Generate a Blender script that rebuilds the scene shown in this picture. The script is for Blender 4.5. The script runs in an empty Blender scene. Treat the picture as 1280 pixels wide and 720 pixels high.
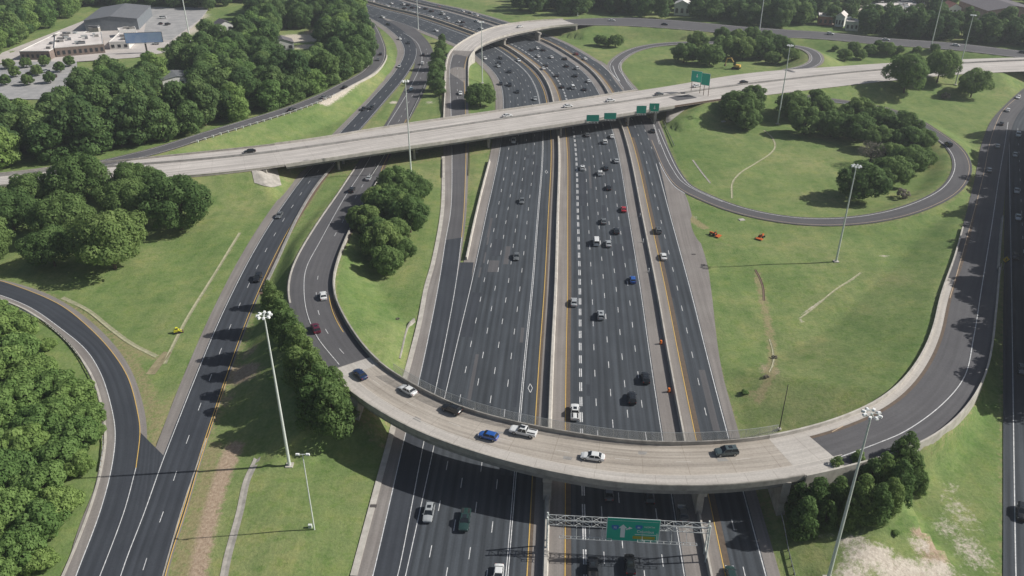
import bpy, bmesh, math, random
import numpy as np
from mathutils import Vector, Matrix

random.seed(7); RS = np.random.RandomState(11)
D = bpy.data; SC = bpy.context.scene; COL = SC.collection

# ------------------------------------------------------------------ camera
F_PX, PITCH, CAM_H = 1020.0, math.radians(28.8), 119.0
cd = D.cameras.new('camera'); cam = D.objects.new('camera', cd); COL.objects.link(cam)
cam.location = (0, 0, CAM_H); cam.rotation_euler = (math.radians(90) - PITCH, 0, 0)
cd.sensor_width = 36.0; cd.lens = F_PX / 1280 * 36.0; cd.clip_start = 1; cd.clip_end = 4000
SC.camera = cam
# ------------------------------------------------------------------ light
SUN_EL, SUN_AZ = math.radians(37), math.atan2(0.09, 1.0)      # towards +x, a little +y
w = D.worlds.new('World'); SC.world = w; w.use_nodes = True
nt = w.node_tree; nt.nodes.clear()
sky = nt.nodes.new('ShaderNodeTexSky'); sky.sky_type = 'NISHITA'; sky.sun_disc = False
sky.sun_elevation = SUN_EL; sky.sun_rotation = math.radians(90) - SUN_AZ
sky.air_density = 1.0; sky.dust_density = 2.5; sky.ozone_density = 1.0
bg = nt.nodes.new('ShaderNodeBackground'); bg.inputs[1].default_value = 0.053
wo = nt.nodes.new('ShaderNodeOutputWorld')
nt.links.new(sky.outputs[0], bg.inputs[0]); nt.links.new(bg.outputs[0], wo.inputs[0])
sd = D.lights.new('sun', 'SUN'); sd.energy = 4.3; sd.angle = math.radians(0.53); sd.color = (1.0, 0.965, 0.91)
sun = D.objects.new('sun', sd); COL.objects.link(sun)
sdir = Vector((math.cos(SUN_EL) * math.cos(SUN_AZ), math.cos(SUN_EL) * math.sin(SUN_AZ), math.sin(SUN_EL)))
sun.rotation_euler = sdir.to_track_quat('Z', 'Y').to_euler(); sun.location = (200, 0, 200)
vs = SC.view_settings; vs.view_transform = 'Standard'; vs.look = 'None'; vs.gamma = 1
vs.exposure = 0.2; vs.use_curve_mapping = False
SC.cycles.max_bounces = 5; SC.cycles.diffuse_bounces = 2; SC.cycles.glossy_bounces = 2
SC.cycles.transparent_max_bounces = 8; SC.cycles.volume_bounces = 0

# ------------------------------------------------------------------ survey: map sheet (photo pixels) -> ground metres
ST, CT = math.sin(PITCH), math.cos(PITCH)
def G(px, py, h=0.0):
    x = (np.asarray(px, float) - 640) / F_PX; y = (360 - np.asarray(py, float)) / F_PX
    dy = CT + y * ST; dz = -ST + y * CT
    t = (np.asarray(h, float) - CAM_H) / dz
    return np.stack(np.broadcast_arrays(x * t, dy * t, np.asarray(h, float) + 0 * t), -1)
def pxm(py, h=0.0):      # pixels per metre across the view at a row
    return CT * (py + 200.8) / (CAM_H - h)

def catmull(P, ds):
    P = np.asarray(P, float)
    if len(P) < 3:
        n = max(2, int(np.linalg.norm(P[-1] - P[0]) / ds) + 1)
        t = np.linspace(0, 1, n)[:, None]; return P[0] * (1 - t) + P[-1] * t
    Q = np.vstack([2 * P[0] - P[1], P, 2 * P[-1] - P[-2]]); out = []
    for i in range(1, len(Q) - 2):
        p0, p1, p2, p3 = Q[i - 1], Q[i], Q[i + 1], Q[i + 2]
        d01 = max(np.linalg.norm(p1 - p0), 1e-3) ** .5; d12 = max(np.linalg.norm(p2 - p1), 1e-3) ** .5; d23 = max(np.linalg.norm(p3 - p2), 1e-3) ** .5
        m1 = (p2 - p1) + d12 * ((p1 - p0) / d01 - (p2 - p0) / (d01 + d12))
        m2 = (p2 - p1) + d12 * ((p3 - p2) / d23 - (p3 - p1) / (d12 + d23))
        n = max(2, int(np.linalg.norm(p2 - p1) / 1.0))
        t = np.linspace(0, 1, n, endpoint=False)[:, None]
        out.append((2*t**3-3*t**2+1)*p1 + (t**3-2*t**2+t)*m1 + (-2*t**3+3*t**2)*p2 + (t**3-t**2)*m2)
    out.append(Q[-2][None]); C = np.vstack(out)
    L = np.r_[0, np.cumsum(np.linalg.norm(np.diff(C, axis=0), axis=1))]
    s = np.linspace(0, L[-1], max(2, int(L[-1] / ds) + 1))
    return np.stack([np.interp(s, L, C[:, k]) for k in range(3)], 1)

def smooth(C, it):
    C = C.copy()
    for _ in range(it): C[1:-1] = .25 * C[:-2] + .5 * C[1:-1] + .25 * C[2:]
    return C

ROADS = {}
class Road:
    def __init__(s, key, pts, half, bridge=None, sm=4, ds=3.0, ext=(0, 0)):
        a = np.array(pts, float)
        C = catmull(G(a[:, 0], a[:, 1], a[:, 2]), ds); C = smooth(C, sm)
        e0, e1 = ext
        if e0: u = (C[0] - C[4]) / np.linalg.norm(C[0] - C[4]) * [1, 1, 0]; C = np.vstack([[C[0] + u * q for q in np.arange(e0, 0, -ds)], C])
        if e1: u = (C[-1] - C[-5]) / np.linalg.norm(C[-1] - C[-5]) * [1, 1, 0]; C = np.vstack([C, [C[-1] + u * q for q in np.arange(ds, e1, ds)]])
        s.C = C
        d = np.gradient(s.C[:, :2], axis=0); d /= np.linalg.norm(d, axis=1)[:, None]
        s.T = d; s.N = np.stack([d[:, 1], -d[:, 0]], 1)       # right-hand normal
        s.S = np.r_[0, np.cumsum(np.linalg.norm(np.diff(s.C[:, :2], axis=0), axis=1))]
        s.half = half; s.key = key; s.br = np.zeros(len(s.C), bool); s.cap = True; ROADS[key] = s
        s.hl = np.full(len(s.C), float(half)); s.hr = s.hl.copy()
        if bridge: s.b0, s.b1 = (s.S[s.near(*G(b[0], b[1], b[2])[:2])] for b in bridge); s.br = (s.S > s.b0) & (s.S < s.b1)
    def near(s, x, y): return int(np.argmin((s.C[:, 0] - x) ** 2 + (s.C[:, 1] - y) ** 2))
    def at(s, px, py, dz=0.0):                 # pixel -> point on the road surface
        z = float(s.C[:, 2].mean())
        for _ in range(12):
            p = G(px, py, z + dz); z = .5 * z + .5 * s.C[s.near(p[0], p[1]), 2]
        p = G(px, py, z + dz); i = s.near(p[0], p[1]); return np.array([p[0], p[1], z]), i
    def edges(s, L, R, dz=.8):                 # L,R : pixel polylines of the two edges
        for E, arr, sg in ((L, 'hl', -1), (R, 'hr', 1)):
            P = catmull(np.array([s.at(a, b, dz)[0] for a, b in E]), 1.0)
            o = np.array([sg * np.dot(P[np.argmin(((P[:, :2] - c[:2]) ** 2).sum(1)), :2] - c[:2], n) for c, n in zip(s.C, s.N)])
            # ignore bad matches past the ends
            setattr(s, arr, np.convolve(np.pad(o, 4, 'edge'), np.ones(9) / 9, 'valid'))
    def off(s, o, dz=0.0, s0=None, s1=None):
        o = np.broadcast_to(np.asarray(o, float), s.S.shape)
        P = s.C.copy(); P[:, :2] += s.N * o[:, None]; P[:, 2] += dz
        a = s.S[0] if s0 is None else max(s0, s.S[0]); b = s.S[-1] if s1 is None else min(s1, s.S[-1])
        q = np.r_[a, s.S[(s.S > a + .3) & (s.S < b - .3)], b]
        return np.stack([np.interp(q, s.S, P[:, k]) for k in range(3)], 1)
    def spx(s, px, py, dz=0): return s.S[s.at(px, py, dz)[1]]

HWP = [(680,745),(681.5,700),(684,620),(686.5,530),(690,440),(694,360),(696.5,270),(698.5,200),(697,165),(690.6,125),(686,110),(675,92),(657,76),(631,58.5),(608,48.5),(585,40),(560,31),(524,19.5),(490,11.5),(460,3),(430,-5),(395,-12)]
HW = Road('highway', [(a, b, 0) for a, b in HWP], 30, sm=10, ext=(60, 150))
FP = [(487,26,0),(503,35,0),(517,45,0),(528,55,0),(533,66,0),(533.5,76,0),(529,90,0),(521,108,0),(511,128,0),(500,149,0),(485,174,0),(467,210,0),(449,239,.4),(430,274,1.4),(408,314,3.2),(399,345,4.8),(397.5,370,6),(404,398,7.3),(423,432,8.6),(456,470,9.4),(496,497,9.4),(553,527,9.4),(637,553,9.4),(700,565,9.4),(760,574,9.4),(830,579,9.4),(900,578,9.4),(960,572,9.4),(1010,560,9.3),(1065,541,9),(1115,518,8.4),(1155,490,7.6),(1185,455,6.6),(1203,420,5.6),(1212,380,4.6),(1219,340,3.7),(1230,280,2.3),(1241,220,1.1),(1248,180,.5),(1258,145,.1),(1274,118,0),(1300,95,0),(1335,76,0)]
FR = Road('flyover', FP, 6, bridge=((450,465,9.4),(976,568,9.4)), sm=5)
FR.edges([(498,22),(518,34),(533,48),(541,62),(542,78),(536,98),(526,122),(511,149),(480,206),(474,225),(450,262),(432,302),(420,335),(417,352),(420,370),(430,392),(450,425),(475,452),(510,475),(570,505),(640,525),(700,537),(750,545),(800,551),(860,552),(902,549),(957,544),(1000,536),(1052,520),(1085,507),(1130,472),(1160,425),(1178,360),(1190,330),(1207,270),(1220,217),(1227,180),(1240,148),(1257,129),(1276,112),(1310,86)],
         [(478,29),(495,40),(510,50),(518,62),(519,74),(515,90),(505,110),(492,135),(478,158),(455,190),(441,209),(420,241),(400,268),(380,300),(362,335),(357.5,360),(364,390),(385,425),(412,462),(437,490),(480,517),(525,540),(550,550),(600,567),(640,577),(690,591),(755,602),(815,606),(890,606),(960,602),(1010,591),(1060,581),(1110,569),(1152,553),(1177,538),(1207,507),(1230,472),(1238,435),(1243,400),(1247,360),(1250,320),(1253,280),(1257,240),(1261,190),(1266,155),(1284,128),(1320,104)])
JP = [(481,722,0),(475,745,0)][::-1] + [(519,545,0),(534,480,0),(549,405,0),(558,360,0),(567,300,0),(571.5,262,0),(573.5,187,0),(573.5,150,.2),(572,118,1.6),(571,100,3),(571.5,85,4.6),(575,71,6),(583,61,7),(598,50,7.2),(616,42,7.2),(642,35,7.2),(670,30.5,7.2),(700,27.5,7),(725,26,6.6),(765,26,6.2),(800,27,6),(840,29.5,5.8),(880,33,5.6),(940,38,5.4),(976,40.5,5.2),(1032,43.5,5),(1097,50,4.8),(1192,57,4.6),(1280,67,4.4),(1350,74,4.4)]
JR = Road('ramp_road', JP, 6.5, bridge=((581,63,7),(706,27,7)), sm=4, ext=(60, 150))
JR.edges([(430,745),(442,720),(470,615),(490,540),(512,452),(532,360),(541,330),(553,262),(554,195),(554,142),(556,107),(557,85),(560,70),(564,62),(575,53),(598,40),(620,32.5),(650,27),(700,23.5),(765,20.5),(840,23.5),(940,32.5),(1032,38.5),(1097,45),(1192,52),(1280,62),(1350,69)],
         [(487,745),(498,720),(531,547),(546,485),(570,360),(579,297),(583,262),(586,187),(586,150),(585,118),(585,100),(585,85),(587,70),(597,58.5),(613,50.5),(640,42),(670,36),(700,31),(725,30.5),(765,30.5),(840,34.5),(940,43),(1032,48),(1097,54),(1192,61),(1280,71),(1350,78)])
ER = Road('left_ramp', [(170,745,0),(180,707,0),(203,644,0),(222,585,0),(241,532,0),(256,491,0),(271,451,0),(285,415,0),(299,382,0),(325,327,0),(350,282,0),(375,244,0),(387,227,0),(402,209,0),(432,170,0),(451,149,0),(476,121,0),(491,104,0),(501,91,0),(511,74,0),(513,64,0),(511,56,0),(505,47,0),(495,38,0),(480,28,0),(460,18,0),(440,8,0),(420,-2,0),(395,-12,0)], 5.5, sm=3, ext=(60, 150))
GR = Road('loop_road', [(-60,352,0),(-20,356,0),(13,364,0),(50,378,0),(90,405,0),(121,436,0),(141,466,0),(153,501,0),(159.5,540,0),(155,583,0),(140,640,0),(110,720,0),(99,745,0)], 4.3, sm=3, ext=(60, 60))
HP = [(-120,234),(-60,227),(0,220.6),(66,213.7),(160,207.5),(240,201),(320,193.2),(400,182.5),(480,171),(560,159.5),(640,147.5),(700,139),(760,130.5),(840,119),(922,107),(1000,98),(1060,91.5),(1112,87),(1197,80),(1280,76),(1400,73)]
HR = Road('overpass_road', [(a, b, 6.9) for a, b in HP], 15, bridge=((349,190,6.9),(812,123,6.9)), sm=5, ext=(120, 150))
HR.edges([(-120,226),(-60,220),(0,216),(70,207.5),(150,199),(250,189),(320,181.5),(400,171.5),(427,166.5),(520,152),(640,135),(720,123.5),(780,114),(840,105),(910,93),(965,86.5),(1035,82),(1110,77),(1197,72.5),(1280,70),(1400,68)],
         [(-120,243),(-60,237),(0,231),(70,225.5),(160,224),(240,219),(320,210.5),(345,207),(400,199),(480,187),(560,176),(640,164),(727,151),(777,142.5),(835,133.5),(860,129.5),(902,123.5),(975,115),(1040,107),(1110,99.5),(1195,91.5),(1280,87.5),(1400,84)])
IR = Road('side_ramp', [(462,30,0),(467,40,0),(471,50,.4),(474,60,1),(473,74,2),(465,86,3),(455,94,3.6),(432,106,4.8),(407,119,5.4),(370,134,6),(320,150,6.5),(260,168,6.8),(200,187,6.9),(160,197,6.9),(120,206,6.9),(60,212,6.9)], 4.3, sm=2)
LP = [(812,150,0),(826,185,0),(842,218,0),(856,234,0),(880,246,0),(915,260,.1),(960,271,.4),(1010,277,.8),(1065,276,1.3),(1120,267,1.9),(1165,251,2.5),(1189,236,2.9),(1202,215,3.3),(1201,198,3.7),(1191,183,4.1),(1178,173,4.4),(1160,161,4.9),(1148,153,5.2),(1128,144,5.7),(1108,137,6.1),(1080,131,6.5),(1045,126,6.8),(1010,121,6.85),(985,117,6.9)]
LR = Road('loop_ramp', LP, 4.0, sm=2)
MR = Road('far_loop_ramp', [(792,118,0),(782,106,0),(773,94,0),(768,86,0),(769,79,0),(777,71,.2),(789,64,.5),(807,58.5,1),(832,55,1.6),(870,53.5,2.4),(920,54,3.3),(965,56,4.4),(1000,59,5.2),(1014,64,5.8),(1020,70,6.2),(1019,78,6.6),(1006,84.5,6.8),(984,89,6.9)], 4.0, sm=2)
NR = Road('right_highway', [(1345,745,0),(1335,600,0),(1318,400,0),(1300,250,0),(1290,180,0),(1292,140,0),(1320,110,0),(1370,90,0)], 13, sm=3, ext=(60, 120))
NR.edges([(1254,745),(1254,540),(1254,400),(1255,320),(1256,250),(1259,180),(1264,152),(1290,123),(1330,100)], [(1340,745),(1327,600),(1308,400),(1296,250),(1292,180),(1295,150),(1318,124),(1358,102)], dz=0)

WS = (FR.spx(1040, 548), FR.spx(1218, 345))
# ------------------------------------------------------------------ terrain height
def terrain(x, y):
    x = np.atleast_1d(np.asarray(x, float)); y = np.atleast_1d(np.asarray(y, float))
    z = np.zeros(x.shape); cap = np.full(x.shape, 1e9); far = np.full(x.shape, 1e9)
    for r in ROADS.values():
        i = np.empty(x.shape, int)
        for a in range(0, len(x), 20000):
            sl = slice(a, a + 20000)
            i[sl] = np.argmin((x[sl, None] - r.C[None, :, 0]) ** 2 + (y[sl, None] - r.C[None, :, 1]) ** 2, 1)
        dx, dy = x - r.C[i, 0], y - r.C[i, 1]
        o = dx * r.N[i, 0] + dy * r.N[i, 1]; al = np.abs(dx * r.T[i, 0] + dy * r.T[i, 1])
        if r.key == 'highway': h = np.where(o > 0, 43.0, 29.5)
        else: h = np.where(o > 0, r.hr[i], r.hl[i])
        d = np.maximum(np.abs(o) - h, 0); al = np.maximum(al - 2.5, 0); d = np.hypot(d, al)
        zr = r.C[i, 2]
        if r.br.any():           # embankments end at the abutments
            e0, e1 = np.where(r.br)[0][[0, -1]]; inside = r.br[i]
            de = np.minimum(np.abs(r.S[i] - r.S[e0]), np.abs(r.S[i] - r.S[e1]))
            zz = np.where(inside, zr - 0.9 * de - .42 * d, zr - .42 * np.maximum(d - .8, 0))
            ok = ~inside
        else: zz = zr - .42 * np.maximum(d - .8, 0); ok = np.ones(x.shape, bool)
        if r.key == 'flyover':
            ww = np.clip((r.S[i] - WS[0]) / 6, 0, 1) * np.clip((WS[1] - r.S[i]) / 25, 0, 1) * (o > 0)
            zz = np.where((o < 0) & (x > 40) & (zr > .3), zr - .25 * np.maximum(d - .8, 0), zz)
            zz = zz - ww * np.minimum(zr * .8, np.maximum(d - .2, 0) * 4)
        z = np.maximum(z, np.where(zr > .25, zz, 0))
        cap = np.where(ok, np.minimum(cap, zr - .16 + (.24 if r.key == 'highway' else .62) * np.maximum(d - 1.0, 0)), cap)
        far = np.minimum(far, d)
    bump = .35 * (np.sin(x * .071 + 1.3 * np.sin(y * .043)) * np.cos(y * .059)) + .16 * np.sin(x * .19 + y * .13)
    z = z + bump * np.clip((far - 3) / 14, 0, 1)
    terrain.far = far
    return np.minimum(z, cap)
def GT(px, py, dz=0.0):        # pixels -> points on the terrain (+dz)
    px = np.atleast_1d(np.asarray(px, float)); py = np.atleast_1d(np.asarray(py, float)); z = np.full(px.shape, 2.0)
    for k in range(14):
        p = G(px, py, z + dz); z = .45 * z + .55 * terrain(p[:, 0], p[:, 1])
    p = G(px, py, z + dz); p[:, 2] = terrain(p[:, 0], p[:, 1]); return p

# ------------------------------------------------------------------ materials
def lin(c): return tuple(((v / 12.92) if v <= .04045 else ((v + .055) / 1.055) ** 2.4) for v in c)
def mat(name, col, rough=.8, metal=0.0, spec=.3):
    m = D.materials.new(name); m.use_nodes = True; b = m.node_tree.nodes['Principled BSDF']
    b.inputs['Base Color'].default_value = (*col, 1); b.inputs['Roughness'].default_value = rough
    b.inputs['Metallic'].default_value = metal; b.inputs['Specular IOR Level'].default_value = spec
    return m
def nodes(m):
    t = m.node_tree; return t, t.nodes, t.links, t.nodes['Principled BSDF']
def ramp(N, stops):
    r = N.new('ShaderNodeValToRGB'); e = r.color_ramp.elements
    while len(e) < len(stops): e.new(.5)
    for k, (p, c) in enumerate(stops): e[k].position = p; e[k].color = (*c, 1) if len(c) == 3 else c
    return r
def noise(N, L, vec, scale, detail=4, rough=.55):
    n = N.new('ShaderNodeTexNoise'); n.inputs['Scale'].default_value = scale; n.inputs['Detail'].default_value = detail
    n.inputs['Roughness'].default_value = rough; L.new(vec, n.inputs['Vector']); return n
def mixc(N, L, mode, fac, a, b):
    x = N.new('ShaderNodeMix'); x.data_type = 'RGBA'; x.blend_type = mode
    for s, v in ((x.inputs[0], fac), (x.inputs[6], a), (x.inputs[7], b)):
        if hasattr(v, 'links'): L.new(v, s)
        else: s.default_value = v if not isinstance(v, tuple) else (*v, 1)[:4]
    return x.outputs[2]
def mapping(N, L, out, sc):
    m = N.new('ShaderNodeMapping'); m.inputs['Scale'].default_value = sc; L.new(out, m.inputs[0]); return m.outputs[0]

def pavement(name, c0, c1, streak=.25, joints=0.0, lane=0.0, rough=.9):
    """UV in metres: u across, v along."""
    m = mat(name, c0, rough, 0, .25); T, N, L, B = nodes(m)
    uv = N.new('ShaderNodeUVMap').outputs[0]
    ob = N.new('ShaderNodeTexCoord').outputs['Object']
    n1 = noise(N, L, ob, .09, 5, .6); n2 = noise(N, L, mapping(N, L, uv, (1.1, .02, 1)), 1.0, 3, .6)
    n3 = noise(N, L, ob, 2.2, 3, .7)
    r1 = ramp(N, [(.3, c0), (.7, c1)]); L.new(n1.outputs[0], r1.inputs[0])
    r2 = ramp(N, [(.3, (1 - streak,) * 3), (.7, (1 + streak,) * 3)]); L.new(n2.outputs[0], r2.inputs[0])
    c = mixc(N, L, 'MULTIPLY', 1.0, r1.outputs[0], r2.outputs[0])
    r3 = ramp(N, [(.3, (.88,) * 3), (.75, (1.1,) * 3)]); L.new(n3.outputs[0], r3.inputs[0])
    c = mixc(N, L, 'MULTIPLY', 1.0, c, r3.outputs[0])
    sp = N.new('ShaderNodeSeparateXYZ'); L.new(uv, sp.inputs[0])
    if lane:       # worn wheel tracks: a cosine across, period = half a lane
        w1 = N.new('ShaderNodeMath'); w1.operation = 'MULTIPLY'; w1.inputs[1].default_value = 2 * math.pi / 1.83; L.new(sp.outputs[0], w1.inputs[0])
        w2 = N.new('ShaderNodeMath'); w2.operation = 'COSINE'; L.new(w1.outputs[0], w2.inputs[0])
        w3 = N.new('ShaderNodeMapRange'); w3.inputs[1].default_value = -1; w3.inputs[2].default_value = 1
        w3.inputs[3].default_value = 1 - lane; w3.inputs[4].default_value = 1 + lane; L.new(w2.outputs[0], w3.inputs[0])
        c = mixc(N, L, 'MULTIPLY', 1.0, c, w3.outputs[0])
    if joints:
        w1 = N.new('ShaderNodeMath'); w1.operation = 'PINGPONG'; w1.inputs[1].default_value = joints / 2; L.new(sp.outputs[1], w1.inputs[0])
        w2 = N.new('ShaderNodeMath'); w2.operation = 'LESS_THAN'; w2.inputs[1].default_value = .05; L.new(w1.outputs[0], w2.inputs[0])
        c = mixc(N, L, 'MULTIPLY', w2.outputs[0], c, (.72, .7, .68, 1))
    L.new(c, B.inputs['Base Color'])
    bp = N.new('ShaderNodeBump'); bp.inputs['Strength'].default_value = .15; bp.inputs['Distance'].default_value = .02
    L.new(n3.outputs[0], bp.inputs['Height']); L.new(bp.outputs[0], B.inputs['Normal'])
    return m
M = {}
M['asphalt'] = pavement('asphalt', (.052, .060, .070), (.066, .075, .086), .28, lane=.15)
M['asphalt_new'] = pavement('asphalt_new', (.044, .050, .061), (.056, .063, .075), .18, lane=.09)
M['asphalt_old'] = pavement('asphalt_old', (.098, .096, .102), (.120, .118, .122), .12, lane=.03)
M['shoulder'] = pavement('shoulder', (.215, .195, .182), (.265, .245, .228), .16)
M['deck'] = pavement('deck', (.355, .315, .268), (.425, .385, .335), .26, joints=9.0, lane=.02)
M['deck_pale'] = pavement('deck_pale', (.44, .41, .375), (.51, .48, .44), .14, joints=6.0)
M['deck_white'] = pavement('deck_white', (.45, .42, .39), (.54, .505, .47), .26, joints=12.0, lane=.03)
def grain(name, c0, c1, scale=1.5, rough=.85, spec=.25, metal=0, c2=None):
    m = mat(name, c0, rough, metal, spec); T, N, L, B = nodes(m)
    ob = N.new('ShaderNodeTexCoord').outputs['Object']
    n = noise(N, L, ob, scale, 5, .65); st = [(.32, c0), (.68, c1)]
    if c2: st = [(.3, c0), (.55, c1), (.8, c2)]
    r = ramp(N, st); L.new(n.outputs[0], r.inputs[0]); L.new(r.outputs[0], B.inputs['Base Color']); return m
M['concrete'] = grain('concrete', (.27, .255, .225), (.47, .44, .395), .45)
M['concrete_pale'] = grain('concrete_pale', (.38, .355, .315), (.57, .54, .485), .4)
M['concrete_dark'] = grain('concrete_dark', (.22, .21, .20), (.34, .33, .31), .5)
M['swale'] = grain('swale', (.26, .275, .15), (.46, .43, .30), .8)
M['dirt_strip'] = grain('dirt_strip', (.20, .18, .10), (.34, .29, .18), .5)
M['paint_white'] = grain('paint_white', (.42, .43, .44), (.84, .84, .83), 1.3)
M['paint_yellow'] = grain('paint_yellow', (.62, .40, .10), (.74, .50, .15), 1.8)
M['paint_pale'] = grain('paint_pale', (.52, .49, .44), (.62, .58, .53), 1.2)
M['paint_yellow_pale'] = grain('paint_yellow_pale', (.50, .38, .26), (.58, .45, .32), 1.2)
M['rumble'] = grain('rumble', (.115, .088, .068), (.16, .122, .092), 1.0)
M['galv'] = mat('galv', (.55, .57, .56), .45, .5)
M['galv_pale'] = grain('galv_pale', (.62, .66, .62), (.72, .76, .72), .6, .5)
M['lamp_white'] = mat('lamp_white', (.85, .86, .85), .35)
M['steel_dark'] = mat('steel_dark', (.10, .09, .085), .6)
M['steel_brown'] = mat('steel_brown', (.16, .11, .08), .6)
M['sign_green'] = mat('sign_green', (.015, .46, .31), .4)
M['sign_white'] = mat('sign_white', (.80, .85, .83), .45)
M['sign_blue'] = mat('sign_blue', (.03, .20, .50), .4)
M['sign_yellow'] = mat('sign_yellow', (.95, .60, .03), .5)
M['sign_back'] = mat('sign_back', (.28, .30, .30), .5, .4)
M['glass'] = mat('glass', (.02, .025, .03), .12, 0, .6)
M['rubber'] = mat('rubber', (.02, .02, .02), .85)
M['rim'] = mat('rim', (.45, .46, .47), .35, .8)
M['trim'] = mat('trim', (.03, .03, .032), .6)
M['headlight'] = mat('headlight', (.82, .84, .86), .15, 0, .6)
M['taillight'] = mat('taillight', (.40, .01, .01), .25, 0, .6)
M['orange'] = mat('orange', (.80, .20, .03), .6)
M['machine_red'] = grain('machine_red', (.45, .09, .02), (.66, .16, .04), 2.0, .55)
M['machine_yellow'] = grain('machine_yellow', (.58, .36, .08), (.70, .46, .12), 2.0, .55)
m = mat('car_paint', (.5, .5, .5), .28, 0, .5); T, N, L, B = nodes(m)
oi = N.new('ShaderNodeObjectInfo'); L.new(oi.outputs['Color'], B.inputs['Base Color']); B.inputs['Coat Weight'].default_value = .5
M['car_paint'] = m
def foliage(name, dark, light, warm):
    m = mat(name, light, .75, 0, .12); T, N, L, B = nodes(m)
    at = N.new('ShaderNodeAttribute'); at.attribute_name = 'leaf'
    oi = N.new('ShaderNodeObjectInfo')
    r = ramp(N, [(.0, dark), (.55, light), (1.0, warm)]); L.new(at.outputs['Fac'], r.inputs[0])
    hs = N.new('ShaderNodeHueSaturation'); L.new(r.outputs[0], hs.inputs['Color'])
    mr = N.new('ShaderNodeMapRange'); L.new(oi.outputs['Random'], mr.inputs[0]); mr.inputs[3].default_value = .8; mr.inputs[4].default_value = 1.22
    L.new(mr.outputs[0], hs.inputs['Value'])
    mh = N.new('ShaderNodeMapRange'); L.new(oi.outputs['Random'], mh.inputs[0]); mh.inputs[3].default_value = .515; mh.inputs[4].default_value = .485
    L.new(mh.outputs[0], hs.inputs['Hue'])
    L.new(hs.outputs[0], B.inputs['Base Color'])
    tr = N.new('ShaderNodeBsdfTranslucent'); L.new(hs.outputs[0], tr.inputs[0]); mx = N.new('ShaderNodeMixShader'); mx.inputs[0].default_value = .5
    L.new(B.outputs[0], mx.inputs[1]); L.new(tr.outputs[0], mx.inputs[2]); L.new(mx.outputs[0], N['Material Output'].inputs[0])
    return m
M['leaf'] = foliage('leaf', (0.116, 0.191, 0.062), (0.172, 0.263, 0.088), (0.237, 0.335, 0.120))
M['leaf_forest'] = foliage('leaf_forest', (0.107, 0.185, 0.068), (0.158, 0.252, 0.088), (0.219, 0.319, 0.120))
M['leaf_dark'] = foliage('leaf_dark', (0.079, 0.144, 0.058), (0.126, 0.206, 0.076), (0.181, 0.268, 0.102))
M['leaf_bright'] = foliage('leaf_bright', (0.149, 0.252, 0.075), (0.223, 0.340, 0.105), (0.288, 0.417, 0.145))
M['leaf_dry'] = foliage('leaf_dry', (.20, .18, .15), (.27, .25, .21), (.34, .32, .27))
M['bark'] = grain('bark', (.075, .055, .04), (.13, .10, .075), 3)
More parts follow.
